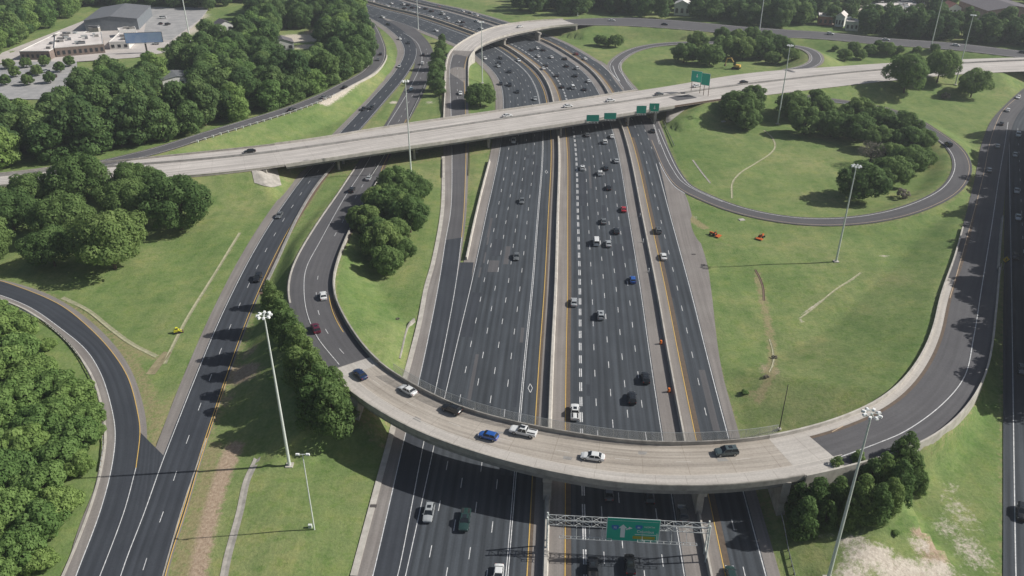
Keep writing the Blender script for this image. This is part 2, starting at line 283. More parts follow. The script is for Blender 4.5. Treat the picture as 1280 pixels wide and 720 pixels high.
# ground cover
def ground_mat():
    m = mat('grass_ground', (.1, .14, .05), .95, 0, .1); T, N, L, B = nodes(m)
    ob = N.new('ShaderNodeTexCoord').outputs['Object']
    n1 = noise(N, L, ob, .022, 5, .6); n2 = noise(N, L, ob, .16, 6, .65); n3 = noise(N, L, ob, 1.4, 4, .7)
    r1 = ramp(N, [(.32, (.136, .203, .070)), (.50, (.182, .240, .092)), (.67, (.255, .276, .126))]); L.new(n1.outputs[0], r1.inputs[0])
    r2 = ramp(N, [(.28, (.72, .82, .76)), (.5, (1, 1, 1)), (.72, (1.24, 1.10, 1.06))]); L.new(n2.outputs[0], r2.inputs[0])
    c = mixc(N, L, 'MULTIPLY', 1.0, r1.outputs[0], r2.outputs[0])
    r3 = ramp(N, [(.28, (.80, .82, .8)), (.72, (1.18, 1.16, 1.12))]); L.new(n3.outputs[0], r3.inputs[0])
    c = mixc(N, L, 'MULTIPLY', 1.0, c, r3.outputs[0])
    n4 = noise(N, L, ob, .42, 6, .75); r4 = ramp(N, [(.50, (1, 1, 1)), (.60, (.80, .90, .74))]); L.new(n4.outputs[0], r4.inputs[0]); c = mixc(N, L, 'MULTIPLY', 1.0, c, r4.outputs[0])
    n5 = noise(N, L, ob, 2.6, 3, .8); r5 = ramp(N, [(.66, (1, 1, 1)), (.74, (1.45, 1.38, 1.3))]); L.new(n5.outputs[0], r5.inputs[0]); c = mixc(N, L, 'MULTIPLY', 1.0, c, r5.outputs[0])
    # mowing / wheel lines, faint
    mp = N.new('ShaderNodeMapping'); mp.inputs['Rotation'].default_value = (0, 0, .5); mp.inputs['Scale'].default_value = (.35, .03, 1); L.new(ob, mp.inputs[0])
    nm = noise(N, L, mp.outputs[0], 1.0, 3, .6); rm = ramp(N, [(.35, (.93, .95, .93)), (.65, (1.07, 1.05, 1.05))]); L.new(nm.outputs[0], rm.inputs[0])
    c = mixc(N, L, 'MULTIPLY', 1.0, c, rm.outputs[0])
    at = N.new('ShaderNodeAttribute'); at.attribute_name = 'cover'
    sp = N.new('ShaderNodeSeparateColor'); L.new(at.outputs['Color'], sp.inputs[0])
    nb = noise(N, L, ob, .75, 8, .8)
    cols = [(0, (.30, .22, .155), (.45, .355, .26)), (1, (.46, .40, .33), (.66, .60, .51)), (2, (.24, .22, .11), (.33, .29, .16))]
    for ch, ca, cb in cols:
        a = N.new('ShaderNodeMath'); a.operation = 'ADD'; L.new(sp.outputs[ch], a.inputs[0]); L.new(nb.outputs[0], a.inputs[1])
        f = N.new('ShaderNodeMapRange'); L.new(a.outputs[0], f.inputs[0]); f.inputs[1].default_value = .93; f.inputs[2].default_value = 1.12
        rr = ramp(N, [(.35, ca), (.65, cb)]); L.new(n3.outputs[0], rr.inputs[0])
        c = mixc(N, L, 'MIX', f.outputs[0], c, rr.outputs[0])
    L.new(c, B.inputs['Base Color'])
    bp = N.new('ShaderNodeBump'); bp.inputs['Strength'].default_value = .5; bp.inputs['Distance'].default_value = .3
    L.new(n3.outputs[0], bp.inputs['Height']); L.new(bp.outputs[0], B.inputs['Normal'])
    return m
M['ground'] = ground_mat()

# ------------------------------------------------------------------ object helpers
def tag(o, label=None, cat=None, group=None, kind=None):
    if label: o['label'] = label
    if cat: o['category'] = cat
    if group: o['group'] = group
    if kind: o['kind'] = kind
    return o
def empty(name, loc=(0, 0, 0), rz=0.0):
    o = D.objects.new(name, None); COL.objects.link(o); o.location = [float(v) for v in loc]; o.rotation_euler = (0, 0, rz); o.empty_display_size = 1; return o
def link(name, me, parent=None, loc=None):
    o = D.objects.new(name, me); COL.objects.link(o)
    if parent: o.parent = parent
    if loc is not None: o.location = loc
    return o
class MB:
    """collects shapes, builds one mesh"""
    def __init__(s): s.v = []; s.f = []; s.mi = []; s.uv = []; s.cur = 0
    def add(s, vs, fs, uvs=None):
        n = len(s.v); s.v += [tuple(map(float, v)) for v in vs]
        for k, f in enumerate(fs):
            s.f.append(tuple(n + i for i in f)); s.mi.append(s.cur)
            s.uv.append([uvs[i] for i in f] if uvs else [(0, 0)] * len(f))
        return s
    def box(s, c, d, rz=0.0, taper=(1, 1)):
        cx, cy, cz = c; a, b, h = d[0] / 2, d[1] / 2, d[2] / 2; ca, sa = math.cos(rz), math.sin(rz); vs = []
        for z, t in ((-h, (1, 1)), (h, taper)):
            for x, y in ((-a, -b), (a, -b), (a, b), (-a, b)):
                x *= t[0]; y *= t[1]; vs.append((cx + x * ca - y * sa, cy + x * sa + y * ca, cz + z))
        return s.add(vs, [(0, 3, 2, 1), (4, 5, 6, 7), (0, 1, 5, 4), (1, 2, 6, 5), (2, 3, 7, 6), (3, 0, 4, 7)])
    def tube(s, pts, rad, n=8, cap=True):
        pts = [Vector(p) for p in pts]
        if not hasattr(rad, '__len__'): rad = [rad] * len(pts)
        vs = []
        for i, p in enumerate(pts):
            t = (pts[min(i + 1, len(pts) - 1)] - pts[max(i - 1, 0)]).normalized()
            u = t.cross(Vector((0, 0, 1)) if abs(t.z) < .9 else Vector((1, 0, 0))).normalized(); v = t.cross(u)
            for k in range(n):
                a = 2 * math.pi * k / n; vs.append(p + (u * math.cos(a) + v * math.sin(a)) * rad[i])
        fs = [(i * n + k, i * n + (k + 1) % n, (i + 1) * n + (k + 1) % n, (i + 1) * n + k) for i in range(len(pts) - 1) for k in range(n)]
        if cap: fs += [tuple(range(n))[::-1], tuple((len(pts) - 1) * n + k for k in range(n))]
        return s.add(vs, fs)
    def sweep(s, P, T, prof, closed=True):
        """profile [(o,z)] swept along P with right normals"""
        P = np.asarray(P); d = np.gradient(P[:, :2], axis=0); d /= np.linalg.norm(d, axis=1)[:, None]; Nn = np.stack([d[:, 1], -d[:, 0]], 1)
        k = len(prof); vs = []; uvs = []; L = 0
        for i, p in enumerate(P):
            if i: L += np.linalg.norm(P[i, :2] - P[i - 1, :2])
            for o, z in prof: vs.append((p[0] + Nn[i, 0] * o, p[1] + Nn[i, 1] * o, p[2] + z)); uvs.append((o, L))
        fs = [(i * k + j, (i + 1) * k + j, (i + 1) * k + (j + 1) % k, i * k + (j + 1) % k) for i in range(len(P) - 1) for j in range(k if closed else k - 1)]
        if closed: fs += [tuple(range(k)), tuple((len(P) - 1) * k + j for j in range(k))[::-1]]
        return s.add(vs, fs, uvs)
    def ribbon(s, A, B, u0=0.0, u1=1.0, v=None, ncross=1):
        n = min(len(A), len(B)); vs = []; uvs = []; L = 0
        for i in range(n):
            if i: L += np.linalg.norm((A[i] + B[i])[:2] - (A[i - 1] + B[i - 1])[:2]) / 2
            w_ = np.linalg.norm(A[i] - B[i])
            for q in range(ncross + 1):
                t = q / ncross; vs.append(A[i] * (1 - t) + B[i] * t); uvs.append((u0 + w_ * t, L if v is None else v[i]))
        k = ncross + 1
        fs = [(i * k + q, i * k + q + 1, (i + 1) * k + q + 1, (i + 1) * k + q) for i in range(n - 1) for q in range(ncross)]
        return s.add(vs, fs, uvs)
    def build(s, name, mats, parent=None, smooth=False, loc=None):
        me = s.mesh(name, mats, smooth); return link(name, me, parent, loc)
    def mesh(s, name, mats, smooth=False):
        me = D.meshes.new(name); me.from_pydata(s.v, [], s.f)
        if not isinstance(mats, (list, tuple)): mats = [mats]
        for m_ in mats: me.materials.append(m_)
        me.polygons.foreach_set('material_index', s.mi)
        ul = me.uv_layers.new(name='UVMap'); ul.data.foreach_set('uv', np.array([c for f in s.uv for c in f], float).ravel())
        me.update(); bm = bmesh.new(); bm.from_mesh(me); bmesh.ops.recalc_face_normals(bm, faces=bm.faces); bm.to_mesh(me); bm.free()
        if smooth: me.polygons.foreach_set('use_smooth', [True] * len(me.polygons))
        return me
def sheet(name, mb, m_, parent=None):       # open sheets must face up
    me = mb.mesh(name, m_); bm = bmesh.new(); bm.from_mesh(me)
    for f in bm.faces:
        if f.normal.z < 0: f.normal_flip()
    bm.to_mesh(me); bm.free(); return link(name, me, parent)

# ------------------------------------------------------------------ air
def haze_box():
    me = D.meshes.new('haze'); bm = bmesh.new(); bmesh.ops.create_cube(bm, size=1); bm.to_mesh(me); bm.free()
    o = D.objects.new('haze', me); COL.objects.link(o); o.location = (0, 840, 61); o.scale = (2300, 1820, 126)
    m = D.materials.new('air'); m.use_nodes = True; n = m.node_tree.nodes; n.clear(); v = n.new('ShaderNodeVolumePrincipled'); out = n.new('ShaderNodeOutputMaterial')
    v.inputs['Color'].default_value = (.86, .92, 1, 1); v.inputs['Density'].default_value = .00016; v.inputs['Anisotropy'].default_value = .2
    m.node_tree.links.new(v.outputs[0], out.inputs['Volume']); me.materials.append(m); o['kind'] = 'stuff'; return o
haze_box()
# ================================================================== GROUND
def axis(segs):
    a = [segs[0][0]]
    for _, b, st in segs:
        n = max(1, int(round((b - a[-1]) / st))); a += list(np.linspace(a[-1], b, n + 1)[1:])
    return np.array(a)
gx = axis([(-1100, -500, 40), (-500, -300, 6), (-300, -150, 3), (-150, 150, 1.6), (150, 320, 2.6), (320, 500, 6), (500, 1100, 40)])
gy = axis([(20, 90, 8), (90, 240, 1.5), (240, 420, 2.2), (420, 640, 3.5), (640, 800, 8), (800, 1700, 50)])
GXX, GYY = np.meshgrid(gx, gy); gz = terrain(GXX.ravel(), GYY.ravel()); edge_d = terrain.far.copy()
nx, ny = len(gx), len(gy)
vs_ = np.stack([GXX.ravel(), GYY.ravel(), gz], 1)
ii = np.arange(nx * ny).reshape(ny, nx); fs_ = np.stack([ii[:-1, :-1], ii[:-1, 1:], ii[1:, 1:], ii[1:, :-1]], -1).reshape(-1, 4)
me = D.meshes.new('grass_ground'); me.vertices.add(len(vs_)); me.vertices.foreach_set('co', vs_.ravel())
me.loops.add(fs_.size); me.loops.foreach_set('vertex_index', fs_.ravel()); me.polygons.add(len(fs_))
me.polygons.foreach_set('loop_start', np.arange(0, fs_.size, 4)); me.polygons.foreach_set('loop_total', np.full(len(fs_), 4)); me.update(calc_edges=True)
me.polygons.foreach_set('use_smooth', [True] * len(fs_)); me.materials.append(M['ground'])
cov = np.zeros((len(vs_), 4)); cov[:, 3] = 1; cov[:, 2] = .50 * np.exp(-(edge_d / 2.6) ** 2)
def blob(px, py, rx, ry, ch, st=1.0, rot=0.0):
    c = GT(px, py)[0]; dx = vs_[:, 0] - c[0]; dy = vs_[:, 1] - c[1]; a = math.radians(rot)
    u = dx * math.cos(a) + dy * math.sin(a); v = -dx * math.sin(a) + dy * math.cos(a)
    cov[:, ch] = np.maximum(cov[:, ch], st * np.exp(-((u / rx) ** 2 + (v / ry) ** 2)))
def streak(pts, wd, ch, st=.8):
    P = catmull(GT([p[0] for p in pts], [p[1] for p in pts]), 2.0)
    for a in range(0, len(vs_), 20000):
        sl = slice(a, a + 20000)
        dd = np.sqrt(((vs_[sl, None, :2] - P[None, :, :2]) ** 2).sum(2).min(1))
        cov[sl, ch] = np.maximum(cov[sl, ch], st * np.exp(-(dd / wd) ** 2))
# red clay bank between ramp and field
streak([(292,560),(275,600),(262,640),(250,690),(243,735)], 3.3, 0, .80)
blob(300, 468, 5, 9, 0, .9, 60); blob(312, 440, 4, 5, 0, .62); blob(283, 500, 3, 6, 0, .6)
# pale washed sand, lower right
for a in [(1090,694,8,4,.74),(1128,714,10,4,.76),(1064,676,5,2.5,.66),(1150,680,4,3,.62),(1066,718,6,4,.66),(1170,715,7,4,.66),(1030,668,4,2,.52)]: blob(a[0], a[1], a[2], a[3], 1, a[4])
for a in [(1165,690,5,5,.7),(1150,668,3,3,.7)]: blob(a[0], a[1], a[2], a[3], 0, a[4])
for a in [(1200,640,6,12,.50),(1215,690,6,9,.56),(1190,610,4,5,.48),(1185,660,6,6,.52)]: blob(a[0], a[1], a[2], a[3], 1, a[4])
# erosion gully in the middle right field
streak([(947,342),(955,380),(963,420),(966,450),(958,480),(948,500)], 2.3, 2, .70); blob(962, 462, 4, 7, 0, .66); blob(938, 492, 4, 3, 2, .6)
streak([(1000,395),(1025,378),(1050,358),(1076,340)], .9, 1, .74)
blob(1106, 320, 3, 2, 1, .62); blob(1002, 400, 1.5, 3, 1, .6)
streak([(858,268),(868,276),(880,284)], 2.6, 2, .85); blob(868, 272, 3, 2.4, 1, .6)
blob(905, 305, 14, 7, 2, .42); blob(930, 320, 10, 6, 2, .40)
# dry verges
streak([(75,378),(110,395),(145,420),(170,437),(195,447)], 3.0, 2, .62)
streak([(150,430),(170,460),(188,500),(196,540),(196,575)], 3.4, 2, .62); streak([(186,560),(200,530),(212,500)], 3.0, 2, .6)
streak([(296,300),(270,350),(240,400),(214,440)], 1.3, 2, .50)
streak([(268,560),(250,620),(228,700),(222,735)], 3.6, 2, .66)
streak([(300,400),(278,470),(262,530)], 2.2, 2, .6)
streak([(1196,345),(1185,300),(1200,262)], 3, 2, .3)
for p in [(340,250,6,9),(230,160,14,8),(420,120,10,7),(1150,120,25,14),(1080,310,18,10),(1000,480,12,8),(880,40,30,10),(1240,95,22,9),(650,15,60,14),(950,35,60,10)]: blob(p[0], p[1], p[2], p[3], 2, .36)
# building lots, bare earth far left and far right
for p in [(60,95,42,20,1.0),(20,105,30,16,.9),(120,60,46,24,1.0),(190,40,42,34,1.0),(225,22,26,30,.9),(372,48,22,20,.9),(385,58,14,10,.8),(1120,12,70,30,.9),(1245,25,50,30,.8),(1040,30,40,12,.6)]: blob(p[0], p[1], p[2], p[3], 1, p[4])
blob(395, 40, 12, 12, 0, .9); blob(288, 38, 9, 8, 0, .9)
streak([(560,8),(600,14),(650,20)], 8, 0, .5); streak([(455,95),(425,116),(404,128)], 4.5, 1, .8); streak([(470,62),(466,78),(452,92),(430,104)], 2.5, 1, .55)
for p in [(537,128,5,6,.55),(498,134,3,10,.6),(492,128,4,4,.75),(326,222,4,2,.6),(505,192,7,2,.5)]: blob(p[0], p[1], p[2], p[3], 1, p[4])
ca = me.color_attributes.new('cover', 'FLOAT_COLOR', 'POINT'); ca.data.foreach_set('color', cov.ravel())
ground = link('grass_ground', me); tag(ground, kind='structure')

# ================================================================== ROADS
def pxl(pts): return [p[0] for p in pts], [p[1] for p in pts]
def road_poly(r, pts, dz=0.0): return catmull(np.array([r.at(a, b)[0] for a, b in pts]) + [0, 0, dz], 2.0)
def flat_poly(pts, z=0.0): a, b = pxl(pts); return catmull(G(a, b, z), 2.0)
def resample(P, n):
    L = np.r_[0, np.cumsum(np.linalg.norm(np.diff(P, axis=0), axis=1))]; s = np.linspace(0, L[-1], n)
    return np.stack([np.interp(s, L, P[:, k]) for k in range(3)], 1)
def ruled(name, A, B, m_, parent=None, n=None):
    n = n or max(len(A), len(B)); return sheet(name, MB().ribbon(resample(A, n), resample(B, n), ncross=2), m_, parent)
def offs_line(P, o):
    d = np.gradient(P[:, :2], axis=0); d /= np.linalg.norm(d, axis=1)[:, None]; Q = P.copy(); Q[:, 0] += d[:, 1] * o; Q[:, 1] -= d[:, 0] * o; return Q
def seg_dashes(mb, P, wd, on, cyc, ph=0.0, dbl=0.0):
    L = np.r_[0, np.cumsum(np.linalg.norm(np.diff(P, axis=0), axis=1))]; s = ph
    ats = lambda q: np.stack([np.interp(q, L, P[:, k]) for k in range(3)], -1)
    while s + on < L[-1]:
        seg = ats(np.array([s, s + on / 2, s + on]))
        for o in ((-dbl, dbl) if dbl else (0,)): mb.ribbon(offs_line(seg, o - wd / 2), offs_line(seg, o + wd / 2))
        s += cyc
def solid(mb, P, wd): mb.ribbon(offs_line(P, -wd / 2), offs_line(P, wd / 2))
Z1, Z2, Z3 = .02, .03, .045

# --- main highway
hw = sheet('highway', MB().ribbon(HW.off(-29.6), HW.off(43.4), ncross=8), M['shoulder']); tag(hw, kind='structure')
def hwr(name, o0, o1, m_, dz, s0=None, s1=None): return sheet(name, MB().ribbon(HW.off(o0, dz, s0, s1), HW.off(o1, dz, s0, s1), ncross=3), m_, hw)
sBr = HW.spx(699, 165)
hwr('left_carriageway', -25.9, -3.3, M['asphalt'], Z1); hwr('right_carriageway', 3.6, 26.0, M['asphalt'], Z1); hwr('side_carriageway', 33.2, 41.0, M['asphalt'], Z1)
cW = np.interp(HW.S, [0, HW.spx(727,260), HW.spx(705,180), HW.spx(697,150), HW.spx(686,110), HW.spx(671,89), 9e3], [40.9, 40.9, 45.2, 46.5, 44.5, 41, 41])
sW0, sW1 = HW.spx(727, 275), HW.spx(665, 82)
sheet('widened_lane', MB().ribbon(HW.off(40.5, .012, sW0, sW1), HW.off(cW, .012, sW0, sW1), ncross=2), M['asphalt'], hw)
sheet('widened_shoulder', MB().ribbon(HW.off(42.5, .006, sW0, sW1), HW.off(cW + 3.4, .006, sW0, sW1), ncross=2), M['shoulder'], hw)
mw = MB(); my = MB()
ED = -25.6
for k in range(1, 5): seg_dashes(mw, HW.off(ED + (-6.9 - ED) * k / 5, Z3), .16, 3.0, 12.19, 1.5 + (k % 2) * 5.2)
solid(mw, HW.off(-6.75, Z3), .16); solid(mw, HW.off(-7.15, Z3), .16)
solid(mw, HW.off(ED, Z3), .16)
seg_dashes(mw, HW.off(7.45, Z3), .24, 3.7, 6.1, .6, dbl=.22)
for k in range(1, 5): seg_dashes(mw, HW.off(7.45 + (25.7 - 7.45) * k / 5, Z3), .16, 3.0, 12.19, 3 + (k % 3) * 4.1)
solid(mw, HW.off(25.7, Z3), .16); seg_dashes(mw, HW.off(36.9, Z3), .16, 3.0, 12.19, 5)
seg_dashes(mw, HW.off(40.9, Z3, HW.spx(704,188), HW.spx(690,126)), .16, 3.0, 12.19, 3)
solid(mw, HW.off(40.7, Z3, None, HW.spx(704,203)), .2)
solid(mw, HW.off(cW - .3, Z3, HW.spx(699,180), HW.spx(692,130)), .16)
solid(mw, HW.off(40.7, Z3, HW.spx(665, 82)), .16)
for o in (-3.25, 3.75, 33.3): solid(my, HW.off(o, Z3), .19)
for s_ in (26, 26 + 150): # carpool diamond outlines
    c = HW.off(-5.0, Z3)[np.argmin(abs(HW.S - (HW.spx(686, 484) + (s_ - 26))))]
    pts = np.array([[0, 1.9, 0], [.55, 0, 0], [0, -1.9, 0], [-.55, 0, 0], [0, 1.9, 0]]) + c
    for a, b in zip(pts[:-1], pts[1:]): solid(mw, np.array([a, (a + b) / 2, b]), .16)
# --- D ramp (to the second flyover)
def road_sheet(r, name, base, dz=Z1, s0=None, s1=None, parent=None, ins=0.0):
    hl, hr = -r.hl + ins, r.hr - ins
    return sheet(name, MB().ribbon(r.off(hl, dz, s0, s1), r.off(hr, dz, s0, s1), ncross=4), base, parent)
jb0, jb1 = JR.b0, JR.b1
jr = road_sheet(JR, 'ramp_road', M['shoulder'], .008, None, jb0); tag(jr, kind='structure')
dl = [(460,742),(466,720),(507.5,540),(524,475),(547.5,360),(557,300),(563.5,262),(565,187),(564.2,150),(563,120),(562,95),(563,80),(566.5,67)]
dr = [(490,742),(497,720),(531,547),(545,485),(569,360),(577,297),(580,262),(582.5,180),(582,145),(581,118),(580,96),(581,82),(584,71)]
ruled('asphalt_lane', road_poly(JR, dl, .03), road_poly(JR, dr, .03), M['asphalt_old'], jr)
ruled('new_asphalt_lane', road_poly(JR, [p for p in dl if p[1] > 290], .036), road_poly(JR, [p for p in dr if p[1] > 290], .036), M['asphalt_new'], jr)
gl = [(490,742),(497,720),(531,547),(545,485),(569,360),(575,328)]; gr_ = [(505,742),(511,720),(546,552),(559,492),(587.5,360),(592,328)]
ruled('merge_asphalt', road_poly(JR, gl, .038), flat_poly(gr_, .038), M['asphalt_new'], jr)
solid(mw, road_poly(JR, dl, .06), .18); solid(mw, road_poly(JR, [p for p in dr if p[1] > 290], .06), .16)
solid(my, road_poly(JR, [p for p in dr if p[1] < 300], .06), .16)
seg_dashes(mw, road_poly(JR, [(572,125),(571.5,100),(572,85),(576,71)], .06), .15, 3, 12.19, 2)
# road beyond the second flyover
kr = sheet('far_road', MB().ribbon(JR.off(-JR.hl, Z1, jb1), JR.off(JR.hr, Z1, jb1), ncross=4), M['asphalt_old']); tag(kr, kind='structure')
mk = MB(); solid(mk, JR.off(-JR.hl + 1.8, .05, jb1), .25); solid(mk, JR.off(JR.hr - 2, .05, jb1), .25); sheet('edge_lines', mk, M['paint_pale'], kr)
# --- ramp E
er = sheet('left_ramp', MB().ribbon(ER.off(np.interp(ER.S, [0, ER.spx(256,491), ER.spx(325,327), ER.spx(400,209), ER.spx(476,121), ER.spx(511,60), 9e3], [-4.5, -6.9, -7.2, -7.3, -6.0, -8.5, -8]), .012), ER.off(np.interp(ER.S, [0, ER.spx(256,491), ER.spx(402,209), 9e3], [4.9, 4.6, 4.6, 5.2]), .012), ncross=4), M['shoulder']); tag(er, kind='structure')
sheet('asphalt_lanes', MB().ribbon(ER.off(-4.1, .024), ER.off(4.3, .024), ncross=2), M['asphalt_new'], er)
solid(mw, ER.off(-3.75, .05), .17); seg_dashes(mw, ER.off(0, .05), .15, 3, 12.19, 5); solid(my, ER.off(3.85, .05, None, ER.spx(402,209)), .17); solid(my, ER.off(4.35, .05, None, ER.spx(262,480)), .17); sheet('dark_edge_strip', MB().ribbon(ER.off(4.1, .03, ER.spx(305,370), ER.spx(402,209)), ER.off(5.4, .03, ER.spx(305,370), ER.spx(402,209))), M['steel_brown'], er); solid(mw, ER.off(3.85, .05, ER.spx(402,209), ER.spx(512,60)), .17)  # dark brown strip laid along the right edge of the ramp lanes
# --- loop G
gr = sheet('loop_road', MB().ribbon(GR.off(-4.2, .008), GR.off(4.3, .008), ncross=3), M['shoulder']); tag(gr, kind='structure')
glL = [(-60,357),(-20,364),(0,369),(37,384),(75,410),(107,437),(125,465),(137,500),(144,540),(140,582),(125,640),(95,720),(86,745)]
glR = [(-60,347),(-10,349),(27,360),(75,381),(112,410),(140,440),(160,472),(172,515),(175,540),(170,585),(155,640),(125,720),(115,745)]
ruled('asphalt_lane', road_poly(GR, glL, .022), road_poly(GR, glR, .022), M['asphalt_new'], gr)
a_ = flat_poly([(175,540),(170,585),(155,640),(125,720),(115,745)], .018); b_ = flat_poly([(205,570),(190,622),(180,652),(151,720),(141,745)], .018)
ruled('merge_asphalt', a_, b_, M['asphalt_new'], gr)
a_ = flat_poly([(72,745),(80,720),(100,655),(118,610),(128,560)], .030); b_ = flat_poly([(86,745),(95,720),(125,640),(140,582),(144,545)], .030)
ruled('paved_shoulder', a_, b_, M['shoulder'], gr)
solid(mw, road_poly(GR, glL, .05), .18); solid(mw, road_poly(GR, [p for p in glR if p[1] > 580], .05), .16); solid(my, road_poly(GR, [p for p in glR if p[1] < 600], .05), .16)
# --- flyover ramp F : lower approach, bridge built further down, upper approach
fa = road_sheet(FR, 'curved_ramp', M['asphalt_old'], .014, None, FR.b0); tag(fa, kind='structure')
fb = road_sheet(FR, 'curved_ramp', M['asphalt_old'], .014, FR.b1, None); tag(fb, kind='structure')
fsl = [(486,154),(455,210),(432,245),(400,302),(383,335),(380,360),(384,392),(397,422),(424,456)]; fyl = [(508,149),(480,205),(472,225),(430,302),(416,335),(411,360),(415,387),(427,412),(446,437)]
P = offs_line(road_poly(FR, fyl, .03), -.3); ruled('grooved_strip', P, offs_line(P, -.9), M['rumble'], fa)
solid(mw, road_poly(FR, fsl, .06), .17); solid(my, road_poly(FR, fyl, .06), .16)
seg_dashes(mw, road_poly(FR, [(500,149),(485,174),(467,210),(449,239),(430,274),(408,314),(400,335),(396,357),(396,381),(406,410),(425,437),(440,452)], .06), .15, 3, 12.19, 1)
fup_l = [(486,154),(507,120),(520,95),(525.6,82),(527.5,74),(526,64),(520,52),(506,42),(504,41)]
solid(mw, road_poly(FR, fup_l, .06), .2); seg_dashes(mw, road_poly(FR, [(500,149),(511,128),(521,108),(530,88),(535,72),(532,58)], .06), .15, 3, 12.19, 3)
fiy = [(1040,540),(1095,510),(1140,477),(1165,442),(1180,397),(1191,360),(1210,292),(1229,220),(1237,180),(1245,155),(1254,138),(1276,118)]
fow = [(1040,575),(1079,561),(1100,553),(1130,540),(1175,508),(1205,472),(1217,422),(1227,360),(1240,280),(1249,220),(1256,180),(1260,153)]
fin = [(1015,531),(1052,520),(1085,507),(1130,472),(1160,425),(1178,360),(1190,330),(1207,270),(1220,217),(1227,180),(1240,148),(1257,129)]
P = road_poly(FR, fiy, .035); Q = FR.off(FR.hl * -1 + .0, .035, FR.spx(1030,548), FR.spx(1262,135))
Q2 = offs_line(P, -1.1) if False else None
solid(mw, road_poly(FR, fow, .06), .2); mpy = MB(); solid(mpy, road_poly(FR, fiy, .06), .18); sheet('inner_edge_line', mpy, M['paint_yellow_pale'], fb)
ps = MB().ribbon(FR.off(-FR.hl, .03, FR.b1 + 10, FR.spx(1190,350)), FR.off(-FR.hl + 2.1, .03, FR.b1 + 10, FR.spx(1190,350)), ncross=2); sheet('pale_paved_shoulder', ps, M['deck_pale'], fb); gs_ = MB().ribbon(FR.off(-FR.hl + 2.12, .028, FR.b1 + 10, FR.spx(1225,250)), FR.off(-FR.hl + 2.9, .028, FR.b1 + 10, FR.spx(1225,250))); sheet('grooved_strip', gs_, M['rumble'], fb)
# --- N
nr = sheet('right_highway', MB().ribbon(NR.off(-NR.hl, .004), NR.off(NR.hr, .004), ncross=5), M['asphalt']); tag(nr, kind='structure')
NL = [(1271,745),(1270,720),(1267,540),(1264.5,360),(1262.5,255),(1261.5,180),(1261,154)]
P = flat_poly(NL, .05); solid(mw, P, .2); seg_dashes(mw, offs_line(P[::-1], 3.7)[::-1] if P[0][1] > P[-1][1] else offs_line(P, 3.7), .15, 3, 12.19); solid(mw, offs_line(P, 11.2), .2)
# --- H approaches
h0, h1 = HR.b0, HR.b1
hmat = M['deck_white']
ha = road_sheet(HR, 'overpass_road', hmat, .02, None, h0); tag(ha, kind='structure'); hb = road_sheet(HR, 'overpass_road', hmat, .02, h1, None); tag(hb, kind='structure')
# --- I, L, M
ir = sheet('side_ramp', MB().ribbon(IR.off(-4.3, .034), IR.off(4.3, .034), ncross=2), M['asphalt_old']); tag(ir, kind='structure')
mi_ = MB(); solid(mi_, IR.off(-3.3, .055), .2); solid(mi_, IR.off(3.3, .055), .2); sheet('edge_lines', mi_, M['paint_pale'], ir)
lr = sheet('loop_ramp', MB().ribbon(LR.off(-3.6, .03), LR.off(3.6, .03), ncross=2), M['asphalt_old']); tag(lr, kind='structure')
ml_ = MB(); solid(ml_, LR.off(-2.6, .05, 14), .22); sheet('inner_edge_line', ml_, M['paint_white'], lr); ml2 = MB(); solid(ml2, LR.off(2.6, .05, 30), .16); sheet('outer_edge_line', ml2, M['paint_yellow_pale'], lr)
mr_ = sheet('far_loop_ramp', MB().ribbon(MR.off(-4.3, .03), MR.off(4.3, .03), ncross=2), M['shoulder']); tag(mr_, kind='structure')
sheet('asphalt_lane', MB().ribbon(MR.off(-3.1, .04), MR.off(3.1, .04), ncross=2), M['asphalt_old'], mr_)
mm = MB(); solid(mm, MR.off(-2.6, .06, 12), .22); solid(mm, MR.off(2.6, .06, 2), .22); sheet('edge_lines', mm, M['paint_white'], mr_)
# gores and wide paved verge right of the side carriageway
a_ = flat_poly([(823,200),(830,230),(845,300),(861,360),(885,450),(905,537)], .014); b_ = flat_poly([(826,200),(856,242),(868,280),(884,330),(889,362),(900,450),(920,537)], .014)
ruled('paved_gore', a_, b_, M['shoulder'], hw)
solid(mw, flat_poly([(824,203),(832,218),(843,233),(856,242)], .07), .25); solid(mw, flat_poly([(817,154),(826,180),(840,210),(855,229),(890,247),(915,256)], .07), .2)
a_ = flat_poly([(824,206),(829,226),(838,256),(846,285)], .02)
solid(mw, flat_poly([(752,81),(763,91),(775,102)], .07), .3); solid(mw, flat_poly([(766,82),(769,91),(775,102)], .07), .3)
solid(mw, flat_poly([(776,76),(777,88),(784,103),(791,112)], .07), .2)
sheet('white_lane_marking', mw, M['paint_white'], hw); sheet('yellow_edge_line', my, M['paint_yellow'], hw)
# brown grooved strips beside the yellow lines
for o0, o1 in ((-3.1, -2.5), (3.9, 4.9), (33.5, 34.6)): hwr('grooved_strip', o0, o1, M['rumble'], .026)

